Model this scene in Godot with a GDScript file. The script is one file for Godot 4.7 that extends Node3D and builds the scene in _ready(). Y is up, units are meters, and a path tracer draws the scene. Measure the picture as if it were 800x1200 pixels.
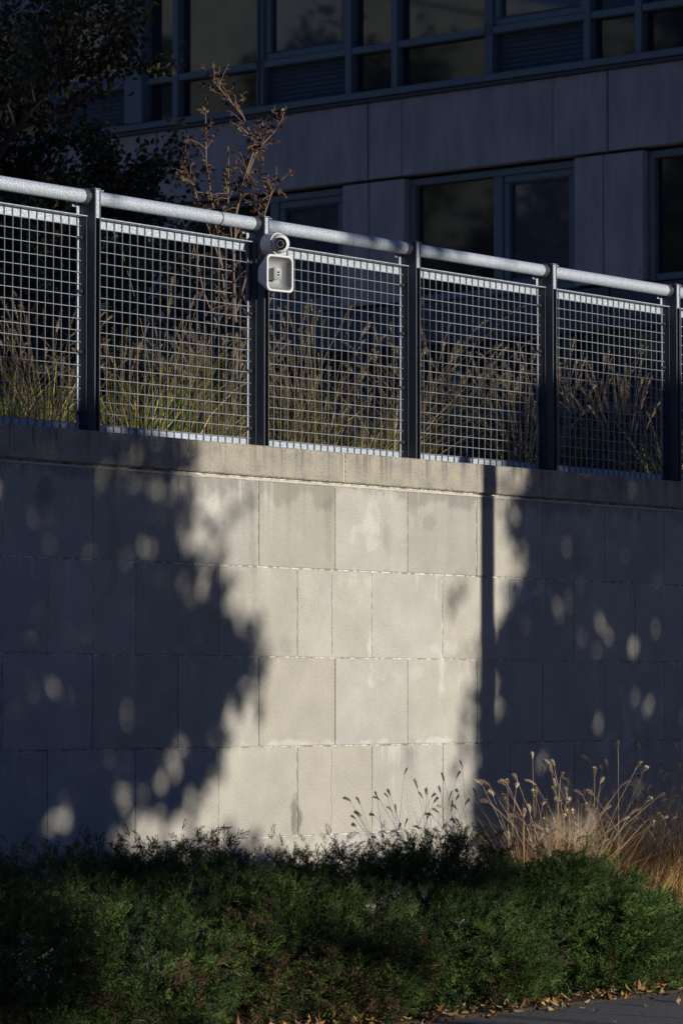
extends Node3D

# ------------------------------------------------------------------ mesh builder
class B:
	var v := PackedVector3Array()
	var n := PackedVector3Array()
	var t := PackedVector2Array()
	var c := PackedColorArray()
	var i := PackedInt32Array()
	var col := Color(1, 1, 1)

	func vert(p: Vector3, nn: Vector3, uv := Vector2.ZERO) -> int:
		v.append(p); n.append(nn); t.append(uv); c.append(col)
		return v.size() - 1

	func tri(a: Vector3, b: Vector3, d: Vector3) -> void:      # counter-clockwise seen from outside
		var nn := (b - a).cross(d - a).normalized()
		var k := vert(a, nn); vert(b, nn); vert(d, nn)
		i.append_array([k, k + 2, k + 1])

	func quad(a: Vector3, b: Vector3, d: Vector3, e: Vector3) -> void:
		var nn := (b - a).cross(e - a)
		if nn.length() < 1e-12: nn = (d - b).cross(e - b)
		nn = nn.normalized()
		var k := vert(a, nn, Vector2(0, 0)); vert(b, nn, Vector2(1, 0)); vert(d, nn, Vector2(1, 1)); vert(e, nn, Vector2(0, 1))
		i.append_array([k, k + 2, k + 1, k, k + 3, k + 2])

	# box from lo to hi with chamfered edges, turned by x
	func box(lo: Vector3, hi: Vector3, ch := 0.0, x := Transform3D()) -> void:
		var m := (lo + hi) / 2
		var h := (hi - lo) / 2
		ch = minf(ch, minf(h.x, minf(h.y, h.z)) * 0.9)
		var g := func(sx: float, sy: float, sz: float, ax: int) -> Vector3:
			var p := Vector3(sx * (h.x - ch), sy * (h.y - ch), sz * (h.z - ch))
			p[ax] = [sx, sy, sz][ax] * h[ax]
			return x * (m + p)
		for ax in 3:
			for s in [-1.0, 1.0]:
				var q := []
				for k in [[-1, -1], [1, -1], [1, 1], [-1, 1]]:
					var w := [0.0, 0.0, 0.0]
					w[ax] = s
					w[(ax + 1) % 3] = k[0] * s
					w[(ax + 2) % 3] = k[1]
					q.append(g.call(w[0], w[1], w[2], ax))
				quad(q[0], q[1], q[2], q[3])
		if ch <= 0: return
		for ax in 3:                                          # edges along ax
			var b1 := (ax + 1) % 3
			var b2 := (ax + 2) % 3
			for s1 in [-1.0, 1.0]:
				for s2 in [-1.0, 1.0]:
					var w := [0.0, 0.0, 0.0]
					w[b1] = s1; w[b2] = s2
					w[ax] = -1.0
					var a1: Vector3 = g.call(w[0], w[1], w[2], b1)
					var a2: Vector3 = g.call(w[0], w[1], w[2], b2)
					w[ax] = 1.0
					var c1: Vector3 = g.call(w[0], w[1], w[2], b1)
					var c2: Vector3 = g.call(w[0], w[1], w[2], b2)
					if s1 * s2 > 0: quad(a1, a2, c2, c1)
					else: quad(a2, a1, c1, c2)
		for sx in [-1.0, 1.0]:
			for sy in [-1.0, 1.0]:
				for sz in [-1.0, 1.0]:
					var p0: Vector3 = g.call(sx, sy, sz, 0)
					var p1: Vector3 = g.call(sx, sy, sz, 1)
					var p2: Vector3 = g.call(sx, sy, sz, 2)
					if sx * sy * sz > 0: tri(p0, p1, p2)
					else: tri(p0, p2, p1)

	func tube(pts: Array, radii: Array, sides := 6, capped := true) -> void:
		var last := pts.size() - 1
		var up := Vector3.UP
		var d0: Vector3 = (pts[1] - pts[0]).normalized()
		if absf(d0.y) > 0.9: up = Vector3.RIGHT
		var first := v.size()
		for k in pts.size():
			var d: Vector3 = (pts[mini(k + 1, last)] - pts[maxi(k - 1, 0)]).normalized()
			var s := up.cross(d).normalized()
			up = d.cross(s).normalized()
			for j in sides:
				var a := TAU * j / sides
				var o := s * cos(a) + up * sin(a)
				vert(pts[k] + o * radii[k], o, Vector2(float(j) / sides, k))
		for k in last:
			for j in sides:
				var a := first + k * sides + j
				var b := first + k * sides + (j + 1) % sides
				i.append_array([a, b + sides, b, a, a + sides, b + sides])
		if capped:
			for e in [0, last]:
				var d: Vector3 = (pts[1] - pts[0]).normalized() * -1 if e == 0 else (pts[last] - pts[last - 1]).normalized()
				var m := vert(pts[e], d)
				for j in sides:
					var a := vert(v[first + e * sides + j], d)
					var b := vert(v[first + e * sides + (j + 1) % sides], d)
					if e == 0: i.append_array([m, a, b])
					else: i.append_array([m, b, a])

	# turned profile: [[radius, height], ...] about y, then placed by x
	func lathe(prof: Array, sides := 32, x := Transform3D()) -> void:
		var first := v.size()
		for k in prof.size():
			var p: Array = prof[k]
			var d := Vector2(prof[mini(k + 1, prof.size() - 1)][0] - prof[maxi(k - 1, 0)][0], prof[mini(k + 1, prof.size() - 1)][1] - prof[maxi(k - 1, 0)][1]).normalized()
			for j in sides:
				var a := TAU * j / sides
				vert(x * Vector3(p[0] * cos(a), p[1], p[0] * sin(a)), (x.basis * Vector3(d.y * cos(a), -d.x, d.y * sin(a))).normalized())
		for k in prof.size() - 1:
			for j in sides:
				var a := first + k * sides + j
				var b := first + k * sides + (j + 1) % sides
				i.append_array([a, b, b + sides, a, b + sides, a + sides])

	# a curved blade: a ribbon through pts, width tapering to nothing
	func ribbon(pts: Array, w0: float, side: Vector3, taper := 1.0) -> void:
		var first := v.size()
		var last := pts.size() - 1
		for k in pts.size():
			var d: Vector3 = (pts[mini(k + 1, last)] - pts[maxi(k - 1, 0)]).normalized()
			var nn := side.cross(d).normalized()
			var w := w0 * (1.0 - taper * pow(float(k) / last, 1.5)) * 0.5
			vert(pts[k] - side * w, nn, Vector2(0, k)); vert(pts[k] + side * w, nn, Vector2(1, k))
		for k in last:
			var a := first + k * 2
			i.append_array([a, a + 2, a + 1, a + 1, a + 2, a + 3])

	func mesh() -> ArrayMesh:
		var arr := []
		arr.resize(Mesh.ARRAY_MAX)
		arr[Mesh.ARRAY_VERTEX] = v; arr[Mesh.ARRAY_NORMAL] = n; arr[Mesh.ARRAY_TEX_UV] = t; arr[Mesh.ARRAY_COLOR] = c; arr[Mesh.ARRAY_INDEX] = i
		var m := ArrayMesh.new()
		m.add_surface_from_arrays(Mesh.PRIMITIVE_TRIANGLES, arr)
		return m

# ------------------------------------------------------------------ naming helpers
var used := {}

func numbered(called: String) -> String:
	var k: int = used.get(called, -1) + 1
	used[called] = k
	return called if k == 0 else "%s_%03d" % [called, k]

func tag(o: Node, label: String, category := "", group := "", kind := "") -> Node:
	if label: o.set_meta("label", label)
	if category: o.set_meta("category", category)
	if group: o.set_meta("group", group)
	if kind: o.set_meta("kind", kind)
	return o

func thing(called: String, label: String, category: String, at := Vector3.ZERO, group := "") -> Node3D:
	var o := Node3D.new()
	o.name = numbered(called)
	add_child(o)
	o.position = at
	tag(o, label, category, group)
	return o

func put(called: String, m: Mesh, mat: Material, parent: Node, at := Vector3.ZERO) -> MeshInstance3D:
	var o := MeshInstance3D.new()
	o.name = called if parent != self else numbered(called)
	o.mesh = m
	o.material_override = mat
	parent.add_child(o, true)
	o.position = at
	return o

func slab(called: String, lo: Vector3, hi: Vector3, mat: Material, parent: Node, ch := 0.0) -> MeshInstance3D:
	var b := B.new()
	b.box(lo, hi, ch)
	return put(called, b.mesh(), mat, parent)

func scatter(called: String, m: Mesh, mat: Material, parent: Node, where: Array, cols: Array) -> MultiMeshInstance3D:
	var mm := MultiMesh.new()
	mm.transform_format = MultiMesh.TRANSFORM_3D
	mm.use_colors = true
	mm.mesh = m
	mm.instance_count = where.size()
	for k in where.size():
		mm.set_instance_transform(k, where[k])
		mm.set_instance_color(k, cols[k])
	var o := MultiMeshInstance3D.new()
	o.name = called
	o.multimesh = mm
	o.material_override = mat
	parent.add_child(o, true)
	return o

# ------------------------------------------------------------------ materials
func noise(freq: float, s: int, oct := 4) -> FastNoiseLite:
	var f := FastNoiseLite.new()
	f.seed = s
	f.frequency = freq
	f.fractal_octaves = oct
	return f

func noise_tex(freq: float, s: int, lo: Color, hi: Color, oct := 4, size := 512) -> NoiseTexture2D:
	var x := NoiseTexture2D.new()
	x.width = size; x.height = size
	x.seamless = true
	x.noise = noise(freq, s, oct)
	var g := Gradient.new()
	g.set_color(0, lo); g.set_color(1, hi)
	x.color_ramp = g
	return x

func bump_tex(freq: float, s: int, strength := 4.0) -> NoiseTexture2D:
	var x := NoiseTexture2D.new()
	x.width = 512; x.height = 512
	x.seamless = true
	x.as_normal_map = true
	x.bump_strength = strength
	x.noise = noise(freq, s, 3)
	return x

func lin(r: float, g: float, b: float) -> Color:
	return Color(r, g, b).linear_to_srgb()

func mat(c: Color, rough := 0.8, metal := 0.0, spec := 0.5) -> StandardMaterial3D:
	var m := StandardMaterial3D.new()
	m.albedo_color = c
	m.roughness = rough
	m.metallic = metal
	m.metallic_specular = spec
	return m

func rough_mat(lo: Color, hi: Color, freq: float, s: int, scale: float, rough := 0.9, metal := 0.0, bump := 3.0) -> StandardMaterial3D:
	var m := mat(Color.WHITE, rough, metal)
	m.albedo_texture = noise_tex(freq, s, lo, hi)
	if bump > 0:
		m.normal_enabled = true
		m.normal_texture = bump_tex(freq * 4, s + 7, bump)
	m.uv1_triplanar = true
	m.uv1_world_triplanar = true
	m.uv1_scale = Vector3.ONE * scale
	return m

func leaf_mat(rough := 0.6, back := Color(0, 0, 0)) -> StandardMaterial3D:
	var m := mat(Color.WHITE, rough, 0.0, 0.35)
	m.vertex_color_use_as_albedo = true
	if back != Color(0, 0, 0):
		m.backlight_enabled = true
		m.backlight = back
	return m

var M := {}
const AZ := deg_to_rad(3.0)
const EL := deg_to_rad(6.5)
var sun_dir := Vector3(cos(EL) * sin(AZ), sin(EL), cos(EL) * cos(AZ))
const WX0 := -2.8
const WX1 := 3.6
const WY1 := 2.42

# albedo and relief of the wall's stone face, with its damp band, bloom, cracks and smears
func stone_face() -> StandardMaterial3D:
	var w := 2048
	var h := 768
	var fine := noise(0.35, 11, 2).get_image(w, h, false, false, false).get_data()
	var mid := noise(0.012, 12, 5).get_image(w, h, false, false, false).get_data()
	var wide := noise(0.003, 13, 3).get_image(w, h, false, false, false).get_data()
	var patch := noise(0.02, 15, 4).get_image(w, h, false, false, false).get_data()
	var edge := noise(0.9, 16, 4)
	var streak := noise(1.0, 17, 3)
	var rng := RandomNumberGenerator.new()
	rng.seed = 5
	var data := PackedByteArray()
	data.resize(w * h * 3)
	# pale bloom: centre x, y, half width, half height, strength
	var bloom := [[0.27, 2.25, 0.05, 0.11, 0.55], [0.20, 2.19, 0.12, 0.05, 0.5], [0.33, 2.13, 0.10, 0.04, 0.5], [0.36, 2.26, 0.03, 0.13, 0.5], [0.22, 1.96, 0.10, 0.05, 0.45], [-0.92, 2.26, 0.07, 0.07, 0.6], [-0.86, 2.20, 0.05, 0.05, 0.45],
		[0.295, 1.60, 0.02, 0.12, 0.7], [0.885, 1.56, 0.022, 0.14, 0.6], [0.88, 1.63, 0.14, 0.03, 0.4], [1.48, 1.92, 0.05, 0.09, 0.7], [1.62, 1.93, 0.2, 0.035, 0.65], [1.72, 1.89, 0.12, 0.03, 0.35], [2.27, 2.12, 0.03, 0.2, 0.35], [2.22, 2.28, 0.1, 0.05, 0.3],
		[2.60, 1.38, 0.08, 0.12, 0.5], [2.62, 1.22, 0.13, 0.12, 0.5], [2.68, 1.05, 0.10, 0.14, 0.28], [2.50, 1.10, 0.04, 0.2, 0.2], [0.98, 1.52, 0.16, 0.03, 0.35], [-0.02, 1.9, 0.25, 0.07, 0.18], [0.05, 0.7, 0.5, 0.06, 0.4], [-0.35, 1.95, 0.1, 0.04, 0.25], [0.6, 1.50, 0.2, 0.03, 0.3], [-0.3, 1.18, 0.35, 0.015, 0.6], [0.7, 1.18, 0.45, 0.02, 0.7]]
	# darker marks
	var dark := [[-2.07, 2.27, 0.07, 0.1, 0.3], [0.78, 2.26, 0.09, 0.07, 0.16], [-0.04, 2.2, 0.04, 0.25, 0.10], [0.42, 2.18, 0.05, 0.22, 0.12], [-0.3, 0.82, 0.06, 0.09, 0.45], [-1.62, 2.1, 0.05, 0.2, 0.12], [-0.62, 2.1, 0.03, 0.25, 0.14], [2.1, 2.15, 0.07, 0.12, 0.12], [0.98, 1.86, 0.05, 0.14, 0.12]]
	var tones := {}
	for py in h:
		var y := WY1 * (1.0 - (py + 0.5) / h)
		var blooms := bloom.filter(func(q): return absf(y - q[1]) < 1.6 * q[3])
		var darks := dark.filter(func(q): return absf(y - q[1]) < 1.6 * q[3])
		var course := int(floor((y + 0.093) / 0.418))
		var even := course % 2 == 0
		for px in w:
			var x := WX0 + (WX1 - WX0) * (px + 0.5) / w
			var o := py * w + px
			var key := course * 100 + int(floor((x + 2.339 + (0.294 if even else 0.0) + 20.0 * 0.588) / 0.588))
			if not tones.has(key):
				tones[key] = [1.0 + rng.randf_range(-0.09, 0.06), rng.randf_range(-0.016, 0.014), rng.randf_range(0.35, 1.25)]
			var tn: Array = tones[key]
			var g: float = tn[0] * (1.0 + (fine[o] - 128) / 128.0 * 0.13 + (mid[o] - 128) / 128.0 * 0.12 + (wide[o] - 128) / 128.0 * 0.10)
			if fine[o] > 205: g *= 1.12
			elif fine[o] < 62: g *= 0.86
			if y > 1.95:                                       # damp band that creeps down from the coping
				var st := streak.get_noise_1d(x * 9.0)
				var depth: float = (0.05 + 0.075 * (edge.get_noise_1d(x * 2.6) + 0.35) + 0.05 * maxf(0.0, st)) * tn[2]
				var a := clampf((y - (2.40 - depth) + (patch[o] - 128) / 128.0 * 0.06) / 0.045, 0.0, 1.0)
				g *= 1.0 - 0.24 * a
				g *= 1.0 - 0.09 * clampf(st * 1.6, 0.0, 1.0) * clampf((y - 1.98) / 0.3, 0.0, 1.0)
			var wht := 0.0
			for q in blooms:
				var dx: float = (x - q[0]) / q[2]
				if dx > 1.6 or dx < -1.6: continue
				var dy: float = (y - q[1]) / q[3]
				if dy > 1.6 or dy < -1.6: continue
				var k := 1.0 - sqrt(dx * dx + dy * dy) + (patch[o] - 128) / 128.0 * 2.1
				if k > 0: wht = maxf(wht, 0.62 * q[4] * clampf(k * 1.1, 0.0, 1.0) * (0.55 + 0.45 * clampf((fine[o] - 90) / 60.0, 0.0, 1.0)))
			var run := streak.get_noise_1d(x * 14.0 + course * 31.7)
			if run > 0.30:
				var top := (course + 1) * 0.418 - 0.093
				var reach: float = (run - 0.30) * 0.9
				if top - y < reach: wht = maxf(wht, 0.30 * (1.0 - (top - y) / reach) * clampf((mid[o] - 90) / 70.0, 0.0, 1.0))
			for q in darks:
				var dx: float = (x - q[0]) / q[2]
				if dx > 1.6 or dx < -1.6: continue
				var dy: float = (y - q[1]) / q[3]
				if dy > 1.6 or dy < -1.6: continue
				var k := 1.0 - sqrt(dx * dx + dy * dy) + (patch[o] - 128) / 128.0 * 1.0
				if k > 0: g *= 1.0 - q[4] * minf(1.0, k * 2.0)
			# hair cracks through two blocks, and the old joint in another
			for q in [[-0.015, 1.6, 1.98, 0.5], [-0.02, 0.75, 1.15, 0.4], [-1.748, 1.6, 1.98, 0.3]]:
				if y > q[1] and y < q[2]:
					var d := absf(x - q[0] - 0.012 * edge.get_noise_1d(y * 9.0 + q[0] * 50.0))
					if d < 0.0035: g *= 1.0 - q[3]
					elif d < 0.009: wht = maxf(wht, 0.15)
			var c := [0.375 * g, (0.358 + tn[1] * 0.3) * g, (0.318 + tn[1]) * g]
			for k in 3:
				var l: float = lerpf(c[k], [0.66, 0.655, 0.63][k], wht)
				var s: float = 1.055 * pow(l, 1.0 / 2.4) - 0.055
				data[o * 3 + k] = clampi(int(s * 255.0 + 0.5), 0, 255)
	var m := mat(Color.WHITE, 0.93, 0.0, 0.3)
	m.albedo_texture = ImageTexture.create_from_image(Image.create_from_data(w, h, false, Image.FORMAT_RGB8, data))
	var nm := noise(0.30, 11, 3).get_image(w, h, false, false, false)
	nm.convert(Image.FORMAT_RGBA8)
	nm.bump_map_to_normal_map(1.6)
	m.normal_enabled = true
	m.normal_texture = ImageTexture.create_from_image(nm)
	return m

func coping_face() -> StandardMaterial3D:
	var w := 2048
	var h := 64
	var fine := noise(0.3, 31, 3).get_image(w, h, false, false, false).get_data()
	var wide := noise(0.02, 32, 4).get_image(w, h, false, false, false).get_data()
	var st := noise(1.0, 33, 4)
	var data := PackedByteArray()
	data.resize(w * h * 3)
	for py in h:
		var y := 1.0 - (py + 0.5) / h
		for px in w:
			var o := py * w + px
			var g := 1.0 + (fine[o] - 128) / 128.0 * 0.20 + (wide[o] - 128) / 128.0 * 0.35
			var run := st.get_noise_1d(px * 0.035) + 0.5 * st.get_noise_1d(px * 0.2 + 900.0)
			g *= 1.0 - 0.42 * clampf(run * 1.8, 0.0, 1.0) * clampf(y * 1.4 + (wide[o] - 128) / 200.0, 0.2, 1.0)
			if fine[o] < 66: g *= 0.7
			var br := clampf((wide[o] - 110) / 110.0, 0.0, 1.0)
			var c := [lerpf(0.33, 0.31, br) * g, lerpf(0.31, 0.27, br) * g, lerpf(0.265, 0.20, br) * g]
			for k in 3:
				var s: float = 1.055 * pow(clampf(c[k], 0.002, 1.0), 1.0 / 2.4) - 0.055
				data[o * 3 + k] = clampi(int(s * 255.0 + 0.5), 0, 255)
	var m := mat(Color.WHITE, 0.95, 0.0, 0.3)
	m.albedo_texture = ImageTexture.create_from_image(Image.create_from_data(w, h, false, Image.FORMAT_RGB8, data))
	var nm := noise(0.15, 34, 4).get_image(w, h, false, false, false)
	nm.convert(Image.FORMAT_RGBA8)
	nm.bump_map_to_normal_map(4.0)
	m.normal_enabled = true
	m.normal_texture = ImageTexture.create_from_image(nm)
	return m

# wall-face texture coordinates from the place of each vertex
func face_uv(b: B, y0 := 0.0, y1 := WY1) -> void:
	for k in b.v.size():
		b.t[k] = Vector2((b.v[k].x - WX0) / (WX1 - WX0), 1.0 - (b.v[k].y - y0) / (y1 - y0))

# ------------------------------------------------------------------ plants
func leaf_mesh(l: float, w: float, fold := 0.25) -> ArrayMesh:
	var b := B.new()
	var pts := []
	for k in 5:
		var f := k / 4.0
		pts.append([f * l, sin(PI * pow(f, 0.8)) * w * 0.5 + 0.0004, -f * f * l * 0.18])
	for k in 4:
		for s in [-1.0, 1.0]:
			var p: Array = pts[k]
			var q: Array = pts[k + 1]
			var a := Vector3(0, p[0], p[2])
			var d := Vector3(s * p[1], p[0], p[2] + p[1] * fold)
			var e := Vector3(s * q[1], q[0], q[2] + q[1] * fold)
			var g := Vector3(0, q[0], q[2])
			if s > 0: b.quad(a, d, e, g)
			else: b.quad(a, g, e, d)
	return b.mesh()

func random_basis(rng: RandomNumberGenerator, s := 1.0) -> Basis:
	var q := Quaternion(rng.randfn(), rng.randfn(), rng.randfn(), rng.randfn())
	return Basis(q.normalized()).scaled(Vector3.ONE * s)

func aimed(d: Vector3, roll: float, s := 1.0) -> Basis:        # y axis along d
	var y := d.normalized()
	var x := y.cross(Vector3(0.31, 0.55, 0.77)).normalized()
	var z := x.cross(y)
	return (Basis(x, y, z) * Basis(Vector3.UP, roll)).scaled_local(Vector3.ONE * s)

# grows limbs into b; collects the places for leaves
func grow(b: B, rng: RandomNumberGenerator, from: Vector3, dir: Vector3, length: float, r: float, depth: int, spots: Array, up := 0.12, kids := 4) -> void:
	var pts := [from]
	var rad := [r]
	var p := from
	var d := dir.normalized()
	var steps := 5
	for k in steps:
		d = (d + Vector3(rng.randfn(), rng.randfn(), rng.randfn()) * 0.16 + Vector3.UP * up).normalized()
		p += d * length / steps
		pts.append(p)
		rad.append(r * (1.0 - 0.7 * (k + 1) / steps))
		if depth <= 1:
			spots.append([p, d])
			if depth == 0: spots.append([p - d * length / steps * rng.randf(), d])
	b.tube(pts, rad, 7 if r > 0.02 else (5 if r > 0.006 else 4))
	if depth <= 0: return
	for k in kids:
		var f := rng.randf_range(0.35, 1.0)
		var at: Vector3 = pts[clampi(int(f * steps), 1, steps)]
		var dd: Vector3 = (pts[clampi(int(f * steps), 1, steps)] - pts[clampi(int(f * steps) - 1, 0, steps - 1)]).normalized()
		var away := dd.cross(Vector3(rng.randfn(), rng.randfn(), rng.randfn())).normalized()
		grow(b, rng, at, dd * 0.75 + away * rng.randf_range(0.5, 0.95), length * rng.randf_range(0.5, 0.72), r * 0.5 * (1.2 - f * 0.5), depth - 1, spots, up, kids)

# a street tree: crown outline and gaps are given where its shade falls on the wall, and carried back along the sunlight to the tree
func street_tree(label: String, base: Vector3, outline: PackedVector2Array, gaps: Array, twigs: Array, amount: int, s: int) -> void:
	var rng := RandomNumberGenerator.new()
	rng.seed = s
	var o := thing("street_tree", label, "tree", base)
	var box := Rect2(outline[0], Vector2.ZERO)
	for p in outline: box = box.expand(p)
	var mid := box.get_center()
	var wob := noise(2.2, s, 3)
	var where := []
	var cols := []
	var ends := []
	var back := func(p: Vector2, dz: float) -> Vector3:
		return Vector3(p.x, p.y, 0) + sun_dir * ((base.z + dz) / sun_dir.z) - base
	var add := func(p: Vector2, dz: float, size: float) -> void:
		where.append(Transform3D(random_basis(rng, size), back.call(p, dz)))
		cols.append(Color(0.05, 0.06, 0.02).lerp(Color(0.16, 0.10, 0.03), rng.randf() * rng.randf()))
	while where.size() < amount:
		var p := Vector2(rng.randf_range(box.position.x, box.end.x), rng.randf_range(box.position.y, box.end.y))
		if not Geometry2D.is_point_in_polygon(p + Vector2(rng.randfn(), rng.randfn()) * 0.055, outline): continue
		var thin := 0.65 * wob.get_noise_2d(p.x * 1.3, p.y * 1.1) + 0.6 * wob.get_noise_2d(p.x * 4.0 + 9.0, p.y * 3.2)
		var open := rng.randf() > lerpf(1.0, 0.03, smoothstep(0.10, 0.42, thin))
		for g in gaps:
			var e := Vector2((p.x - g[0]) / g[2], (p.y - g[1]) / (g[2] * 1.35))
			if e.length() < 1.0 + 0.9 * wob.get_noise_2d(p.x * 6, p.y * 6) and rng.randf() < 0.93: open = true
		if open: continue
		var rr := ((p - mid) / (box.size / 2)).length()
		var dz := rng.randf_range(-1.0, 1.0) * (0.25 + 1.0 * sqrt(maxf(0.0, 1.0 - rr * rr)))
		add.call(p, dz, rng.randf_range(0.7, 1.25))
		if where.size() % 260 == 0: ends.append(back.call(p, dz))
	for q in twigs:
		for k in q[3]:
			add.call(Vector2(q[0] + rng.randfn() * q[2] * 0.5, q[1] + rng.randfn() * q[2] * 0.6), rng.randf_range(-0.4, 0.4), rng.randf_range(0.6, 0.9))
	tag(scatter("crown", leaf_mesh(0.105, 0.075), M.leaf, o, where, cols), "", "", "", "stuff")
	var b := B.new()
	var top: Vector3 = back.call(mid, 0.0)
	var fork := Vector3(0, maxf(1.5, top.y - box.size.y * 0.42), 0)
	var pts := []
	var rad := []
	for k in 8:
		var f := k / 7.0
		pts.append(Vector3(0.03 * sin(f * 7), f * (top.y + 0.4), 0.03 * cos(f * 5)).lerp(Vector3(top.x, f * (top.y + 0.4), top.z), smoothstep(0.4, 1.0, f)))
		rad.append(lerpf(0.075, 0.018, f) + (0.03 if k == 0 else 0.0))
	b.tube(pts, rad, 10)
	for e in ends:
		var start: Vector3 = pts[clampi(int(clampf((e.y - 0.55) / (top.y + 0.4), 0.2, 0.95) * 7), 2, 6)]
		var m: Vector3 = start.lerp(e, 0.5) + Vector3(rng.randfn(), 0.5 + rng.randfn(), rng.randfn()) * 0.08
		b.tube([start, m, e], [0.02, 0.012, 0.004], 5)
	put("trunk", b.mesh(), M.bark, o)

# one juniper: feathery sprays on its mounds
func juniper(label: String, mounds: Array, all: Array, amount: int, s: int, tint: Color, brown: float) -> void:
	var rng := RandomNumberGenerator.new()
	rng.seed = s
	var c0: Array = mounds[0]
	var base := Vector3(c0[0], 0.11, c0[2])
	var o := thing("juniper_shrub", label, "shrub", base, "junipers along the foot of the wall")
	var wob := noise(1.6, s + 3, 3)
	var fine := noise(4.5, s + 4, 2)
	var where := [[], [], []]
	var cols := [[], [], []]
	var area := 0.0
	for m in mounds: area += m[3] * (m[4] + m[5])
	for m in mounds:
		var c := Vector3(m[0], m[1], m[2])
		var r := Vector3(m[3], m[4], m[5])
		var want := int(amount * m[3] * (m[4] + m[5]) / area)
		for k in want / 8:
			var u := Vector3(rng.randfn(), rng.randfn(), rng.randfn()).normalized()
			if u.z < -0.75: u.z = -u.z
			var bulge := 1.0 + 0.17 * wob.get_noise_3dv(c + u * r * 1.5) + 0.16 * fine.get_noise_3dv(c + u * r)
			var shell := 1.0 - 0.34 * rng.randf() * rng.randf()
			var heart := c + u * r * bulge * shell
			var nn := (u / r).normalized()
			var aim := (nn * 0.75 + Vector3.UP * 0.35 + Vector3(rng.randfn(), rng.randfn() * 0.7, rng.randfn()) * 0.45).normalized()
			if u.y > 0.55: aim = (aim * Vector3(1.0, 0.55, 1.0)).normalized()
			var tone := rng.randf()
			var dead := rng.randf() < brown * smoothstep(0.55, 0.12, heart.y)
			var spread := rng.randf_range(0.018, 0.045)
			for j in 8:
				var p := heart + Vector3(rng.randfn(), rng.randfn(), rng.randfn()) * spread - aim * spread * 0.6 * (j % 3)
				if p.y < 0.13: p.y = rng.randf_range(0.13, 0.22)
				if p.z < 0.4 or p.z > 2.03: continue
				var buried := false
				for q in all:
					if q == m: continue
					if ((p - Vector3(q[0], q[1], q[2])) / Vector3(q[3], q[4], q[5])).length() < 0.72: buried = true
				if buried: continue
				var d := aim + Vector3(rng.randfn(), rng.randfn(), rng.randfn()) * 0.32
				var kind := rng.randi() % 3
				where[kind].append(Transform3D(aimed(d, rng.randf() * TAU, rng.randf_range(0.5, 0.95) * (0.72 if u.y > 0.55 and shell > 0.9 else 1.0)), p - base))
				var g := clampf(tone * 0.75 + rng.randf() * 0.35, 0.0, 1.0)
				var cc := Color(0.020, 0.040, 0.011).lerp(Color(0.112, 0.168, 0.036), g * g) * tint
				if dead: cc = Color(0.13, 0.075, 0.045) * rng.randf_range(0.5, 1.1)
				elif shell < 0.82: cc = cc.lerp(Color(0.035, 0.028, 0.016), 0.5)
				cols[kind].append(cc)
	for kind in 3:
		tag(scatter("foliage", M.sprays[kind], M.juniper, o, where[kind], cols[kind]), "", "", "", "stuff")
	var b := B.new()
	for m in mounds:                                           # its stems, from one root up into the mounds
		for k in 12:
			var u := Vector3(rng.randfn(), absf(rng.randfn()) * 0.7 + 0.2, rng.randfn()).normalized()
			var e := Vector3(m[0], m[1], m[2]) + u * Vector3(m[3], m[4], m[5]) * 0.86 - base
			var start := Vector3(lerpf(0.0, m[0] - base.x, 0.75) + rng.randfn() * 0.05, 0, m[2] - base.z + rng.randfn() * 0.05)
			b.tube([start, start.lerp(e, 0.5) + Vector3(0, 0.06, 0), e], [0.014, 0.009, 0.003], 5)
	put("stem", b.mesh(), M.bark, o)

func spray_mesh(s: int) -> ArrayMesh:
	var rng := RandomNumberGenerator.new()
	rng.seed = s
	var b := B.new()
	var L := 0.105
	var bend := rng.randf_range(0.1, 0.35)
	var axis := func(f: float) -> Vector3: return Vector3(0, f * L, bend * L * f * f)
	var strip := func(a: Vector3, e: Vector3, w: float) -> void:
		var d := (e - a).normalized()
		var sd := d.cross(Vector3(rng.randfn(), rng.randfn(), rng.randfn())).normalized()
		var m := a.lerp(e, 0.45)
		b.tri(a, m + sd * w, e)
		b.tri(a, e, m - sd * w)
	strip.call(axis.call(0.0), axis.call(0.6), 0.0022)
	for k in 15:
		var f := 0.12 + 0.86 * k / 14.0
		var a: Vector3 = axis.call(f)
		var sd := -1.0 if k % 2 else 1.0
		var l := L * lerpf(0.5, 0.2, f) * rng.randf_range(0.7, 1.2)
		var e := a + Vector3(sd * 0.62, 0.72, rng.randf_range(-0.35, 0.45)) * l
		var g := rng.randf_range(0.75, 1.2)
		b.col = Color(g, g, g)
		strip.call(a, e, 0.0024)
		for q in 3:
			var h := a.lerp(e, 0.3 + 0.25 * q)
			strip.call(h, h + Vector3(rng.randf_range(-0.6, 0.6), 0.7, rng.randf_range(-0.6, 0.6)) * l * 0.42, 0.0021)
	return b.mesh()

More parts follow.
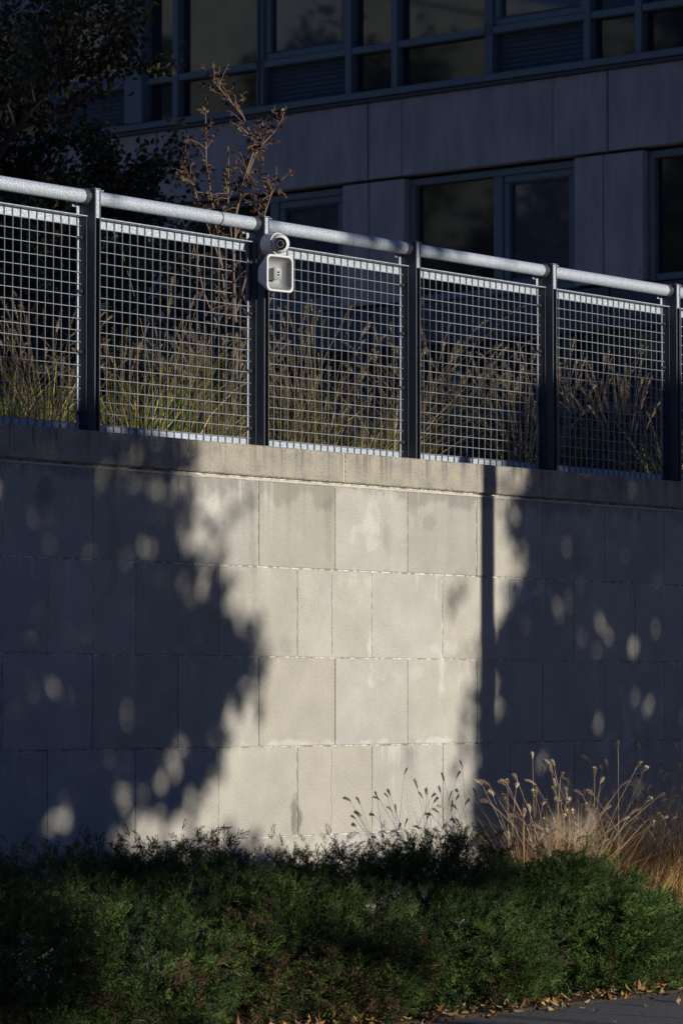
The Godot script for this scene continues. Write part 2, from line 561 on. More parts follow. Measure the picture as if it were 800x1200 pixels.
# one clump of tall grass behind the fence: blades, seed stalks and feathery plumes
func grass_clump(s: int, tall: float, spread: float, green: float, plumes: int, lean: float) -> Array:
	var rng := RandomNumberGenerator.new()
	rng.seed = s
	var b := B.new()
	for k in 360:
		var a := rng.randf() * TAU
		var out := Vector3(cos(a), 0, sin(a))
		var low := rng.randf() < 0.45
		var h := tall * (rng.randf_range(0.25, 0.55) if low else rng.randf_range(0.55, 1.05))
		var reach := h * spread * rng.randf_range(0.2, 1.9)
		var root := out * rng.randf() * 0.13
		var droop := rng.randf_range(0.1, 0.8) if low else rng.randf_range(0.0, 0.45)
		var sway := Vector3(rng.randfn(), 0, rng.randfn()) * 0.12 * h
		var pts := []
		for j in 6:
			var f := j / 5.0
			pts.append(root + (out * reach + sway) * f * f + Vector3(lean * h * f * f, h * (f - droop * f * f * f), 0))
		var g := rng.randf()
		var c := Color(0.125, 0.165, 0.022) if g < green else (Color(0.19, 0.12, 0.048) if g < green + 0.25 else Color(0.075, 0.05, 0.026))
		if rng.randf() < 0.13: c = Color(0.62, 0.49, 0.20)
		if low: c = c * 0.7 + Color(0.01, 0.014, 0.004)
		b.col = c * rng.randf_range(0.5, 1.35)
		b.ribbon(pts, rng.randf_range(0.003, 0.0075), Vector3(-out.z, 0, out.x).rotated(Vector3.UP, rng.randfn() * 0.8))
	var stalks := B.new()
	var fluff := B.new()
	for k in plumes:
		var a := rng.randf() * TAU
		var out := Vector3(cos(a), 0, sin(a))
		var h := tall * rng.randf_range(0.8, 1.2)
		var reach := h * spread * rng.randf_range(0.1, 1.3)
		var pts := []
		for j in 5:
			var f := j / 4.0
			pts.append(out * (0.05 + reach * f * f) + Vector3(lean * h * f * f, h * f, 0))
		stalks.col = Color(0.28, 0.20, 0.10) * rng.randf_range(0.7, 1.2)
		stalks.tube(pts, [0.0016, 0.0015, 0.0013, 0.0011, 0.0009], 3, false)
		plume(fluff, rng, pts[4], (pts[4] - pts[3]).normalized() + out * 0.05, rng.randf_range(0.10, 0.19), rng.randf_range(0.010, 0.021), 110, Color(0.26, 0.20, 0.125))
	return [b.mesh(), stalks.mesh(), fluff.mesh()]

# a bottle-brush of fine bristles
func plume(b: B, rng: RandomNumberGenerator, at: Vector3, dir: Vector3, l: float, r: float, hairs: int, c: Color) -> void:
	var d := dir.normalized()
	var sx := d.cross(Vector3(0.3, 0.2, 0.9)).normalized()
	var sz := d.cross(sx)
	for k in hairs:
		var f := rng.randf()
		var a := rng.randf() * TAU
		var w := r * (0.35 + 0.65 * sin(PI * clampf(f * 0.9 + 0.08, 0, 1))) * rng.randf_range(0.7, 1.25)
		var p := at + d * l * (f - 0.1) + Vector3(0, -0.25 * l * f * f, 0)
		var o := (sx * cos(a) + sz * sin(a))
		var e := p + o * w + d * w * 1.1
		var t := d.cross(o).normalized() * 0.0012
		b.col = c * rng.randf_range(0.7, 1.35)
		b.tri(p - t, p + t, e)

func _ready() -> void:
	# ---------------------------------------------------------------- camera, sky, sun, exposure
	var cam := Camera3D.new()
	cam.name = "camera"
	add_child(cam)
	cam.position = Vector3(-14.267, 1.40, 10.785)
	cam.rotation_degrees = Vector3(2.8104, -53.03, 0)
	cam.fov = rad_to_deg(2.0 * atan(600.0 / 4400.0))
	cam.near = 0.1
	cam.far = 600.0
	cam.current = true
	var optics := CameraAttributesPhysical.new()
	optics.frustum_focal_length = 88.0
	optics.frustum_focus_distance = 16.8
	optics.exposure_aperture = 8.0
	cam.attributes = optics

	var we := WorldEnvironment.new()
	we.name = "world_environment"
	var env := Environment.new()
	env.background_mode = Environment.BG_SKY
	var sky := Sky.new()
	var sm := ProceduralSkyMaterial.new()
	sm.sky_top_color = Color(0.22, 0.335, 0.575)
	sm.sky_horizon_color = Color(0.41, 0.515, 0.715)
	sm.sky_curve = 0.12
	sm.ground_horizon_color = Color(0.20, 0.22, 0.27)
	sm.ground_bottom_color = Color(0.10, 0.10, 0.11)
	sky.sky_material = sm
	env.sky = sky
	env.background_energy_multiplier = 0.60
	env.tonemap_mode = Environment.TONE_MAPPER_LINEAR
	env.tonemap_exposure = 1.0
	env.sdfgi_enabled = true
	env.ssao_enabled = true
	env.ssil_enabled = true
	we.environment = env
	add_child(we)

	var sun := DirectionalLight3D.new()
	sun.name = "sun"
	add_child(sun)
	sun.look_at_from_position(sun_dir * 10.0, Vector3.ZERO)
	sun.light_energy = 1.6
	sun.light_color = Color(1.0, 0.97, 0.92)
	sun.light_angular_distance = 0.5
	sun.shadow_enabled = true

	# ---------------------------------------------------------------- materials
	M.stone = stone_face()
	M.coping = coping_face()
	M.mortar = rough_mat(lin(0.14, 0.13, 0.11), lin(0.90, 0.88, 0.83), 0.022, 41, 1.6, 0.95)
	M.bead = rough_mat(lin(0.40, 0.37, 0.30), lin(0.62, 0.58, 0.50), 0.03, 42, 1.3, 0.95)
	M.galv = rough_mat(lin(0.17, 0.20, 0.235), lin(0.72, 0.785, 0.86), 0.045, 43, 4.0, 0.55, 0.2, 0.6)
	M.wire = rough_mat(lin(0.18, 0.20, 0.225), lin(0.38, 0.415, 0.455), 0.05, 53, 6.0, 0.6, 0.25, 0.0)
	M.post = rough_mat(lin(0.06, 0.066, 0.08), lin(0.11, 0.117, 0.13), 0.03, 44, 3.0, 0.55, 0.35, 0.6)
	M.dark_steel = mat(lin(0.05, 0.055, 0.065), 0.6, 0.2)
	M.bolt = mat(lin(0.06, 0.045, 0.04), 0.6, 0.5)
	M.white = mat(lin(0.62, 0.62, 0.61), 0.38)
	M.throat = mat(lin(0.24, 0.25, 0.265), 0.5)
	M.grey_plastic = mat(lin(0.34, 0.34, 0.34), 0.45)
	M.driver = mat(lin(0.33, 0.33, 0.335), 0.45)
	M.black = mat(lin(0.012, 0.012, 0.013), 0.25)
	M.lens = mat(lin(0.004, 0.004, 0.006), 0.04)
	M.concrete = rough_mat(lin(0.30, 0.280, 0.258), lin(0.46, 0.43, 0.395), 0.012, 45, 0.25, 0.9)
	M.pale_stone = rough_mat(lin(0.15, 0.175, 0.175), lin(0.27, 0.30, 0.29), 0.01, 55, 0.2, 0.9)
	M.concrete.uv1_scale = Vector3(0.55, 0.14, 0.55)
	M.joint = mat(lin(0.03, 0.03, 0.03), 0.9)
	M.teal = mat(lin(0.125, 0.170, 0.175), 0.45)
	M.teal_dark = mat(lin(0.048, 0.066, 0.070), 0.5)
	M.glass = mat(lin(0.022, 0.030, 0.034), 0.03, 0.0, 0.55)
	M.glass_pale = mat(lin(0.055, 0.072, 0.085), 0.03, 0.0, 0.55)
	M.glass_green = mat(lin(0.016, 0.023, 0.024), 0.04, 0.0, 0.45)
	M.blind = mat(lin(0.22, 0.25, 0.29), 0.7)
	M.paving = rough_mat(lin(0.10, 0.095, 0.092), lin(0.22, 0.205, 0.19), 0.03, 46, 1.5, 0.9, 0.0, 9.0)
	M.asphalt = rough_mat(lin(0.04, 0.04, 0.042), lin(0.07, 0.07, 0.07), 0.06, 47, 2.0, 0.92)
	M.kerb = rough_mat(lin(0.24, 0.23, 0.22), lin(0.36, 0.35, 0.33), 0.04, 48, 2.0, 0.9)
	M.soil = rough_mat(lin(0.025, 0.018, 0.012), lin(0.08, 0.055, 0.035), 0.05, 49, 3.0, 1.0, 0.0, 8.0)
	M.bark = rough_mat(lin(0.06, 0.045, 0.035), lin(0.14, 0.11, 0.085), 0.05, 50, 6.0, 0.9)
	M.pale_bark = rough_mat(lin(0.10, 0.07, 0.05), lin(0.24, 0.17, 0.12), 0.05, 51, 9.0, 0.85)
	M.leaf = leaf_mat(0.55)
	M.blade = leaf_mat(0.6)
	M.fluff = leaf_mat(0.9)
	M.juniper = leaf_mat(0.65)
	M.sprays = [spray_mesh(1), spray_mesh(2), spray_mesh(3)]
	M.dark_post = mat(lin(0.03, 0.035, 0.03), 0.5, 0.3)

	ground()
	retaining_wall()
	office_building()
	fence()
	warning_devices()
	shade_casters()
	far_side()
	trees_behind()
	grasses()
	hedge()
	fountain_grass()
	litter()

func ground() -> void:
	tag(slab("ground", Vector3(-300, -0.6, -300), Vector3(300, -0.16, 300), M.soil, self), "bare earth under the whole place", "", "", "structure")
	tag(slab("road", Vector3(-120, -0.3, 4.46), Vector3(120, -0.02, 8.7), M.asphalt, self), "dark asphalt road in front of the pavement", "", "", "structure")
	tag(slab("planting_bed", Vector3(-60, -0.3, -0.2), Vector3(19, 0.112, 2.0), M.soil, self), "bare soil bed at the foot of the wall", "", "", "structure")
	tag(slab("terrace_bed", Vector3(-120, -0.3, -3.4), Vector3(120, 2.44, -0.32), M.soil, self), "raised soil bed behind the wall", "", "", "structure")
	tag(slab("terrace_paving", Vector3(-120, -0.3, -120), Vector3(120, 2.46, -3.402), M.kerb, self), "pale paved terrace behind the wall, up to the building", "", "", "structure")
	var pv := Node3D.new()
	pv.name = "pavement"
	add_child(pv)
	tag(pv, "grey concrete pavement in front of the hedge", "", "", "structure")
	slab("bed", Vector3(-60, -0.3, 2.002), Vector3(60, 0.092, 4.3), M.joint, pv)
	for k in range(-14, 14):
		slab("paving_slab", Vector3(k * 1.5 + 0.25, 0.0, 2.006), Vector3(k * 1.5 + 1.742, 0.10, 4.294), M.paving, pv, 0.006)
	tag(slab("kerb", Vector3(-60, -0.3, 4.304), Vector3(60, 0.104, 4.45), M.kerb, self, 0.015), "concrete kerb between pavement and road", "", "", "structure")
	tag(slab("far_kerb", Vector3(-60, -0.3, 8.71), Vector3(60, 0.104, 8.85), M.kerb, self, 0.015), "concrete kerb on the far side of the road", "", "", "structure")
	tag(slab("far_pavement", Vector3(-60, -0.3, 8.854), Vector3(60, 0.10, 30), M.paving, self), "pavement on the far side of the road", "", "", "structure")

func retaining_wall() -> void:
	var o := thing("retaining_wall", "pale stone block retaining wall with a concrete coping, half in tree shade", "wall")
	slab("mortar", Vector3(-24, -0.3, -0.3), Vector3(19.5, 2.402, -0.0038), M.mortar, o)
	slab("mortar_bead", Vector3(-24, 2.400, -0.05), Vector3(19.5, 2.411, 0.0045), M.bead, o, 0.003)
	slab("bed_joint", Vector3(-24, 2.411, -0.3), Vector3(19.5, 2.4205, -0.012), M.mortar, o)
	var rng := RandomNumberGenerator.new()
	rng.seed = 77
	var tops := [0.325, 0.744, 1.163, 1.581, 1.9995, 2.399]
	var ends := B.new()
	for k in 6:
		var y1: float = tops[k]
		var y0: float = -0.09 if k == 0 else tops[k - 1] + 0.004
		var off := 0.0 if k % 2 == 1 else 0.294
		for j in range(-36, 38):
			var x0 := -2.339 + off + j * 0.588 + rng.randf_range(-0.0015, 0.0015)
			var x1 := -2.339 + off + (j + 1) * 0.588 - 0.0058
			var proud := rng.randf_range(-0.0012, 0.0022)
			var b: B = ends
			if j >= -4 and j <= 13: b = B.new()
			b.box(Vector3(x0, y0 + rng.randf_range(0, 0.002), -0.06), Vector3(x1, y1 - rng.randf_range(0, 0.002), proud), 0.0025)
			if b != ends:
				face_uv(b)
				put("stone_block", b.mesh(), M.stone, o)
	face_uv(ends)
	tag(put("stone_courses", ends.mesh(), M.stone, o), "", "", "", "stuff")
	var x := -2.292 - 1.18 * 3
	for k in 9:
		var b := B.new()
		b.box(Vector3(x + 0.003, 2.4205, -0.31), Vector3(x + 1.18 - 0.003, 2.5655 + rng.randf_range(-0.001, 0.001), 0.014 + rng.randf_range(-0.0015, 0.0015)), 0.006)
		face_uv(b, 2.42, 2.57)
		put("coping_stone", b.mesh(), M.coping, o)
		x += 1.18
	slab("coping_joint", Vector3(-5.83, 2.423, -0.30), Vector3(5.08, 2.563, 0.008), M.bead, o)
	for e in [[-24.0, -5.835], [5.085, 19.5]]:
		var b := B.new()
		b.box(Vector3(e[0], 2.4205, -0.31), Vector3(e[1], 2.5655, 0.014), 0.006)
		face_uv(b, 2.42, 2.57)
		put("coping_run", b.mesh(), M.coping, o)

# ------------------------------------------------------------------ the building at the back
func office_building() -> void:
	var o := thing("office_building", "dark concrete panel office building with teal framed windows behind the terrace", "building", Vector3(20.929, 0, -15.708))
	o.rotation.y = atan2(-0.99704, -0.0769)
	var E0 := -14.0
	var E1 := 16.0
	slab("wall", Vector3(E0, 1.0, -14), Vector3(E1, 15.0, -0.30), M.joint, o)
	slab("parapet", Vector3(E0 - 0.1, 15.0, -14.1), Vector3(E1 + 0.1, 15.4, 0.05), M.concrete, o)
	# concrete bands: between the storeys, below the lower sills, above the curtain wall
	for band in [[7.452, 8.352], [5.46, 5.945], [11.25, 12.6], [12.62, 15.0]]:
		var cuts := [E0]
		for k in range(-3, 9):
			for q in [0.41, 0.93, 3.16, 3.93 - 3.45 + 3.45]:
				if k != 0 and (q == 0.93 or q == 3.16): continue
				if q > 3.5 and k != 0: continue
				var e: float = q + k * 3.45
				if k == 0 or q == 0.41:
					if k == 1 and q == 0.41: continue
					cuts.append(e)
		cuts = cuts.filter(func(e): return e >= E0 and e < E1)
		cuts.sort()
		cuts.append(E1)
		for k in cuts.size() - 1:
			var wide := 0.004 if is_equal_approx(cuts[k], 0.93) or is_equal_approx(cuts[k], 3.16) else 0.011
			var wide2 := 0.004 if is_equal_approx(cuts[k + 1], 0.93) or is_equal_approx(cuts[k + 1], 3.16) else 0.011
			slab("concrete_panel", Vector3(cuts[k] + wide, band[0], -0.28), Vector3(cuts[k + 1] - wide2, band[1], 0.0 if band[0] > 6 else -0.03), M.concrete if band[0] > 6 else M.teal_dark, o, 0.006)
	# lower windows with piers between
	for k in range(-4, 8):
		var a := 0.97 + k * 3.45
		if a < E0 or a + 2.5 > E1: continue
		for q in [[a - 0.965, a - 0.565], [a - 0.552, a - 0.012]]:
			slab("concrete_pier", Vector3(q[0], 5.98, -0.28), Vector3(q[1], 7.415, -0.01), M.concrete, o, 0.006)
		var wn := Node3D.new()
		wn.name = "window"
		o.add_child(wn, true)
		var z := -0.16
		slab("window_back", Vector3(a, 5.95, -0.29), Vector3(a + 2.49, 7.41, -0.25), M.joint, wn)
		for q in [[a, a + 2.49, 7.33, 7.41], [a, a + 2.49, 5.965, 6.045]]: slab("frame", Vector3(q[0], q[2], z - 0.08), Vector3(q[1], q[3], z + 0.06), M.teal, wn, 0.006)
		for q in [[a, a + 0.08], [a + 1.25, a + 1.38], [a + 2.40, a + 2.49]]: slab("frame", Vector3(q[0], 6.045, z - 0.08), Vector3(q[1], 7.33, z + 0.06), M.teal, wn, 0.006)
		slab("pane", Vector3(a + 0.08, 6.045, z - 0.03), Vector3(a + 1.25, 7.33, z - 0.02), M.glass_green, wn)
		sash(wn, a + 1.38, a + 2.40, 6.045, 7.33, z, M.glass_pale)
	for k in range(-8, 11):                                    # dark shopfront glazing of the ground floor
		var a := 0.2 + k * 1.55
		if a < E0 or a + 1.55 > E1: continue
		slab("mullion", Vector3(a - 0.05, 2.46, -0.25), Vector3(a + 0.05, 5.45, -0.04), M.teal_dark, o, 0.006)
		slab("transom", Vector3(a + 0.052, 4.55, -0.25), Vector3(a + 1.498, 4.63, -0.06), M.teal_dark, o, 0.006)
		slab("pane", Vector3(a + 0.05, 4.63, -0.2), Vector3(a + 1.5, 5.45, -0.19), M.glass_green, o)
		slab("pane", Vector3(a + 0.05, 2.46, -0.2), Vector3(a + 1.5, 4.55, -0.19), M.glass_green, o)
	# sill ledge under the curtain wall
	slab("ledge", Vector3(E0, 8.405, -0.25), Vector3(E1, 8.485, 0.07), M.teal, o, 0.008)
	slab("flashing", Vector3(E0, 8.356, -0.25), Vector3(E1, 8.398, 0.045), M.teal_dark, o, 0.005)
	slab("head_trim", Vector3(E0, 11.15, -0.25), Vector3(E1, 11.245, 0.05), M.teal, o, 0.008)
	# curtain wall: mullions, transoms and panes
	var posts := []
	for k in range(-4, 8):
		for q in [-1.28, 0.125, 0.84, 2.24]:
			posts.append(q + 3.54 * k)
	posts.append(2.24 + 3.54 * 8)
	for k in posts.size() - 1:
		var a: float = posts[k]
		var e: float = posts[k + 1]
		if a < E0 + 0.1 or e > E1: continue
		var column := absf(a + 1.28 + 3.54) < 2.6 and absf(a - -3.415) < 0.1
		slab("mullion", Vector3(a - 0.045, 8.485, -0.2), Vector3(a + 0.045, 11.15, 0.03), M.teal, o, 0.006)
		slab("transom", Vector3(a + 0.045, 8.955, -0.2), Vector3(e - 0.045, 9.035, 0.015), M.teal, o, 0.006)
		var opens := fposmod(k, 4) == 0
		if opens:
			var lv := Node3D.new()
			lv.name = "louvre_panel"
			o.add_child(lv, true)
			for j in 8:
				var y := 8.489 + j * 0.0582
				var b := B.new()
				b.box(Vector3(a + 0.047, -0.003, -0.03), Vector3(e - 0.047, 0.003, 0.03), 0.001, Transform3D(Basis(Vector3.RIGHT, 1.36), Vector3(0, y + 0.029, -0.08)))
				put("slat", b.mesh(), M.teal_dark, lv)
		else:
			slab("pane", Vector3(a + 0.045, 8.485, -0.10), Vector3(e - 0.045, 8.955, -0.09), M.glass_green, o)
		var wn := Node3D.new()
		wn.name = "window"
		o.add_child(wn, true)
		if opens:
			sash(wn, a + 0.045, e - 0.045, 9.035, 11.15, -0.05, M.glass_pale)
		else:
			slab("pane", Vector3(a + 0.045, 9.035, -0.10), Vector3(e - 0.045, 11.15, -0.09), M.glass, wn)
			if e < -2.0: slab("blind", Vector3(a + 0.05, 10.12, -0.088), Vector3(e - 0.05, 11.149, -0.084), M.blind, wn)
	slab("column", Vector3(-3.51, 8.485, -0.2), Vector3(-3.21, 11.15, 0.10), M.teal, o, 0.01)

func sash(parent: Node3D, a: float, e: float, y0: float, y1: float, z: float, glass: Material) -> void:
	var w := 0.085
	for q in [[a, e, y1 - w, y1], [a, e, y0, y0 + w]]: slab("sash", Vector3(q[0], q[2], z - 0.05), Vector3(q[1], q[3], z + 0.035), M.teal, parent, 0.01)
	for q in [[a, a + w], [e - w, e]]: slab("sash", Vector3(q[0], y0 + w, z - 0.05), Vector3(q[1], y1 - w, z + 0.035), M.teal, parent, 0.01)
	for q in [[a + w, e - w, y1 - w - 0.025, y1 - w], [a + w, e - w, y0 + w, y0 + w + 0.025]]: slab("glazing_bead", Vector3(q[0], q[2], z - 0.05), Vector3(q[1], q[3], z + 0.01), M.teal_dark, parent)
	for q in [[a + w, a + w + 0.025], [e - w - 0.025, e - w]]: slab("glazing_bead", Vector3(q[0], y0 + w + 0.025, z - 0.05), Vector3(q[1], y1 - w - 0.025, z + 0.01), M.teal_dark, parent)
	slab("pane", Vector3(a + w + 0.025, y0 + w + 0.025, z - 0.03), Vector3(e - w - 0.025, y1 - w - 0.025, z - 0.02), glass, parent)

# ------------------------------------------------------------------ the fence on the coping
const FZ := -0.09
const BAY := 1.2135
const POST0 := -1.678

func fence() -> void:
	var o := thing("fence", "galvanised steel railing of welded wire panels and tube handrail on the wall", "fence", Vector3(0, 2.5655, 0))
	var Y0 := 2.5655
	var plate := B.new()                                       # one post: two flat bars standing edge on
	for x in [[-0.012, -0.005], [0.020, 0.027]]:
		plate.box(Vector3(x[0], 0, -0.048), Vector3(x[1], 1.084, 0.043), 0.0012)
	var pm := plate.mesh()
	var spacer := B.new()
	spacer.box(Vector3(-0.005, 0.955, -0.03), Vector3(0.020, 1.082, 0.0405), 0.001)
	spacer.box(Vector3(0.027, 1.079, -0.02), Vector3(0.058, 1.083, 0.034), 0.001)
	spacer.box(Vector3(-0.012, 1.0845, -0.02), Vector3(0.027, 1.087, 0.043), 0.0008)
	var spm := spacer.mesh()
	var back := B.new()
	back.box(Vector3(-0.034, 0.90, -0.052), Vector3(-0.0125, 1.022, -0.046), 0.001)
	back.box(Vector3(-0.056, 1.008, -0.058), Vector3(-0.0125, 1.060, -0.0525), 0.001)
	var bkm := back.mesh()
	var clip := B.new()                                        # dark saddle holding the rail on the near side of the post
	clip.lathe([[0.0318, 0.0], [0.0360, 0.001], [0.0360, 0.030], [0.0318, 0.031]], 24, Transform3D(Basis(Vector3.BACK, PI / 2), Vector3(-0.0125, 1.052, -0.012)))
	clip.box(Vector3(-0.040, 1.040, 0.022), Vector3(-0.0125, 1.066, 0.0265), 0.002)
	var clm := clip.mesh()
	var bolt := B.new()
	var bx := Transform3D(Basis(Vector3.BACK, PI / 2), Vector3(-0.016, 0, 0))
	bolt.lathe([[0.0, 0.012], [0.008, 0.012], [0.0105, 0.008], [0.0105, 0.0], [0.0, 0.0]], 6, bx)
	bolt.lathe([[0.0, 0.024], [0.0045, 0.024], [0.0045, 0.008]], 8, bx)
	var bm := bolt.mesh()
	var screw := B.new()
	screw.lathe([[0.0, 0.004], [0.006, 0.003], [0.009, 0.0]], 12, Transform3D(Basis(Vector3.BACK, PI / 2), Vector3(-0.012, 1.045, 0.004)))
	var scm := screw.mesh()
	var foot := B.new()
	foot.box(Vector3(-0.045, 0.0, -0.06), Vector3(0.06, 0.006, 0.05), 0.002)
	var fm := foot.mesh()
	# panel, hung at the back of the posts
	var x0 := 0.034
	var x1 := BAY - 0.035
	var wire_v := B.new()
	wire_v.box(Vector3(-0.0010, 0.006, -0.0030), Vector3(0.0010, 0.958, 0.0044), 0.0004)
	var wvm := wire_v.mesh()
	var wire_h := B.new()
	wire_h.tube([Vector3(x0 - 0.004, 0, 0.0066), Vector3(x1 + 0.026, 0, 0.0066)], [0.0019, 0.0019], 6)
	var whm := wire_h.mesh()
	var fr := {}
	for q in [["top_angle", Vector3(x0, 0.921, -0.009), Vector3(x1, 0.962, -0.004)], ["bottom_angle", Vector3(x0, 0.008, -0.009), Vector3(x1, 0.043, -0.004)], ["side_angle", Vector3(x1, 0.006, -0.0092), Vector3(x1 + 0.0215, 0.961, -0.0042)], ["side_angle", Vector3(x0 - 0.006, 0.006, -0.0092), Vector3(x0 - 0.0005, 0.961, 0.022)]]:
		var b := B.new()
		b.box(q[1], q[2], 0.0008)
		if q[0] == "top_angle": b.box(Vector3(x0 - 0.006, 0.9625, -0.010), Vector3(x1 + 0.0225, 0.967, 0.040), 0.001)
		fr[[q[0], q[1]]] = b.mesh()
	var leg := B.new()
	leg.box(Vector3(x1 + 0.017, 0.006, -0.0038), Vector3(x1 + 0.0225, 0.9615, 0.038), 0.0004)
	fr[["side_leg", Vector3.ZERO]] = leg.mesh()
	for k in range(-2, 8):
		var px := POST0 + BAY * k
		var p := put("post", pm, M.post, o, Vector3(px, 0, FZ))
		put("spacer", spm, M.galv, p)
		put("back_strip", bkm, M.galv, p)
		put("base_plate", fm, M.post, p)
		put("rail_clip", clm, M.dark_steel, p)
		put("screw", scm, M.post, p)
		for y in [0.09, 0.36, 0.63, 0.87]: put("bolt", bm, M.bolt, p, Vector3(-0.0055, y, -0.030))
		if k == 7: continue
		var pan := Node3D.new()
		pan.name = "mesh_panel"
		o.add_child(pan, true)
		pan.position = Vector3(px, 0, FZ - 0.040)
		for q in fr: put(q[0], fr[q], M.dark_steel if q[0] == "side_leg" else M.galv, pan)
		for j in 22:
			put("vertical_wire", wvm, M.wire, pan, Vector3(x0 + 0.022 + j * (x1 - x0 - 0.026) / 21.0, 0, 0))
		for j in 18:
			put("horizontal_wire", whm, M.wire, pan, Vector3(0, 0.043 + j * 0.0517, 0))
	var seg := B.new()
	seg.tube([Vector3(0.0, 1.052, 0), Vector3(BAY - 0.001, 1.052, 0)], [0.0315, 0.0315], 28)
	var sgm := seg.mesh()
	for k in range(-2, 7):
		put("top_rail", sgm, M.galv, o, Vector3(POST0 + BAY * k, 0, FZ - 0.012))
	var ring := B.new()
	ring.lathe([[0.0317, -0.0035], [0.0335, -0.0025], [0.0335, 0.0025], [0.0317, 0.0035]], 28, Transform3D(Basis(Vector3.BACK, PI / 2), Vector3(0, 1.052, 0)))
	put("rail_joint", ring.mesh(), M.black, o, Vector3(-0.755, 0, FZ - 0.012))

func warning_devices() -> void:
	# turret camera on the second post
	var c := thing("security_camera", "small white round security camera fixed above the horn speaker on the fence post", "camera", Vector3(-0.452, 3.516, -0.044))
	var fwd := Basis(Vector3.UP, deg_to_rad(-9.0)) * Basis(Vector3.RIGHT, PI / 2)      # y axis points out from the post
	var b := B.new()
	b.lathe([[0.0, 0.0], [0.052, 0.0], [0.0555, 0.006], [0.0560, 0.030], [0.0545, 0.052], [0.0515, 0.060], [0.045, 0.0625], [0.0, 0.063]], 40, Transform3D(fwd, Vector3.ZERO))
	put("housing", b.mesh(), M.white, c)
	var look := Vector3(-0.74, -0.13, 0.68).normalized()
	var ball_at := Vector3(0.0, 0.0, 0.0) + fwd * Vector3(0, 0.078, 0)
	b = B.new()
	var prof := []
	for k in 17:
		var a := -PI / 2 + PI * k / 16.0 * 0.79
		prof.append([0.0465 * cos(a), 0.0465 * sin(a)])
	b.lathe(prof, 36, Transform3D(aimed(look, 0.0), ball_at))
	put("ball", b.mesh(), M.white, c)
	b = B.new()
	b.lathe([[0.050, -0.004], [0.0535, 0.0], [0.0535, 0.012], [0.0505, 0.015], [0.0475, 0.012], [0.0475, 0.0]], 40, Transform3D(fwd, fwd * Vector3(0, 0.058, 0)))
	put("collar", b.mesh(), M.white, c)
	b = B.new()
	b.lathe([[0.030, 0.034], [0.030, 0.0435], [0.0285, 0.046], [0.0265, 0.046], [0.0255, 0.040], [0.0, 0.040]], 36, Transform3D(aimed(look, 0.0), ball_at))
	var ring := put("lens_ring", b.mesh(), M.black, c)
	b = B.new()
	b.lathe([[0.0150, 0.0402], [0.0165, 0.0405], [0.0165, 0.0445], [0.0152, 0.0450], [0.0150, 0.0435]], 28, Transform3D(aimed(look, 0.0), ball_at))
	put("inner_ring", b.mesh(), M.driver, ring)
	b = B.new()
	b.lathe([[0.0148, 0.0405], [0.012, 0.0435], [0.007, 0.0455], [0.0, 0.0462]], 24, Transform3D(aimed(look, 0.0), ball_at))
	put("lens", b.mesh(), M.lens, ring)

	# square horn speaker
	var s := thing("horn_speaker", "white square horn loudspeaker with rounded corners below the camera on the fence post", "loudspeaker", Vector3(-0.512, 3.367, -0.044))
	s.rotation.y = deg_to_rad(-8.0)
	s.scale = Vector3.ONE * 0.94
	var shape := func(half: float, r: float, z: float, tall := 1.0) -> Array:      # rounded square outline
		var out := []
		for q in [[1, 1, 0.0], [-1, 1, PI / 2], [-1, -1, PI], [1, -1, PI * 1.5]]:
			for k in 9:
				var a: float = q[2] + PI / 2 * k / 8.0
				out.append(Vector3(q[0] * (half - r) + r * cos(a), (q[1] * (half - r) + r * sin(a)) * tall, z))
		return out
	var skin := func(rings: Array, closed: bool) -> ArrayMesh:
		var st := SurfaceTool.new()
		st.begin(Mesh.PRIMITIVE_TRIANGLES)
		st.set_smooth_group(0)
		for k in rings.size() - 1:
			for j in 36:
				var a: Vector3 = rings[k][j]
				var d: Vector3 = rings[k][(j + 1) % 36]
				var e: Vector3 = rings[k + 1][(j + 1) % 36]
				var g: Vector3 = rings[k + 1][j]
				for p in [a, e, d, a, g, e]: st.add_vertex(p)
		if closed:
			for j in range(1, 35):
				for p in [rings[-1][0], rings[-1][j + 1], rings[-1][j]]: st.add_vertex(p)
		st.generate_normals()
		return st.commit()
	var rings := [shape.call(0.050, 0.022, 0.040), shape.call(0.054, 0.024, 0.050), shape.call(0.070, 0.026, 0.085), shape.call(0.086, 0.028, 0.120), shape.call(0.0900, 0.028, 0.125), shape.call(0.092, 0.028, 0.130), shape.call(0.092, 0.028, 0.140),
		shape.call(0.0905, 0.027, 0.1435), shape.call(0.088, 0.026, 0.145), shape.call(0.0835, 0.024, 0.145), shape.call(0.0815, 0.023, 0.143), shape.call(0.080, 0.023, 0.138)]
	put("horn", skin.call(rings, false), M.white, s)
	rings = [shape.call(0.0802, 0.023, 0.139), shape.call(0.076, 0.024, 0.115), shape.call(0.068, 0.026, 0.092), shape.call(0.056, 0.026, 0.080), shape.call(0.040, 0.022, 0.075)]
	put("throat", skin.call(rings, true), M.throat, s)
	b = B.new()
	b.box(Vector3(-0.020, -0.026, 0.0), Vector3(0.020, 0.026, 0.05), 0.004)
	put("neck", b.mesh(), M.grey_plastic, s)
	b = B.new()
	b.tube([Vector3(-0.008, 0.02, 0.03), Vector3(-0.03, 0.045, 0.02), Vector3(-0.02, 0.085, 0.01), Vector3(0.005, 0.12, 0.006)], [0.003, 0.003, 0.003, 0.003], 6)
	put("cable", b.mesh(), M.black, s)
	rings = [shape.call(0.024, 0.009, 0.070, 1.15), shape.call(0.027, 0.009, 0.124, 1.15), shape.call(0.0255, 0.008, 0.1265, 1.15)]
	var dr := put("driver", skin.call(rings, true), M.driver, s)
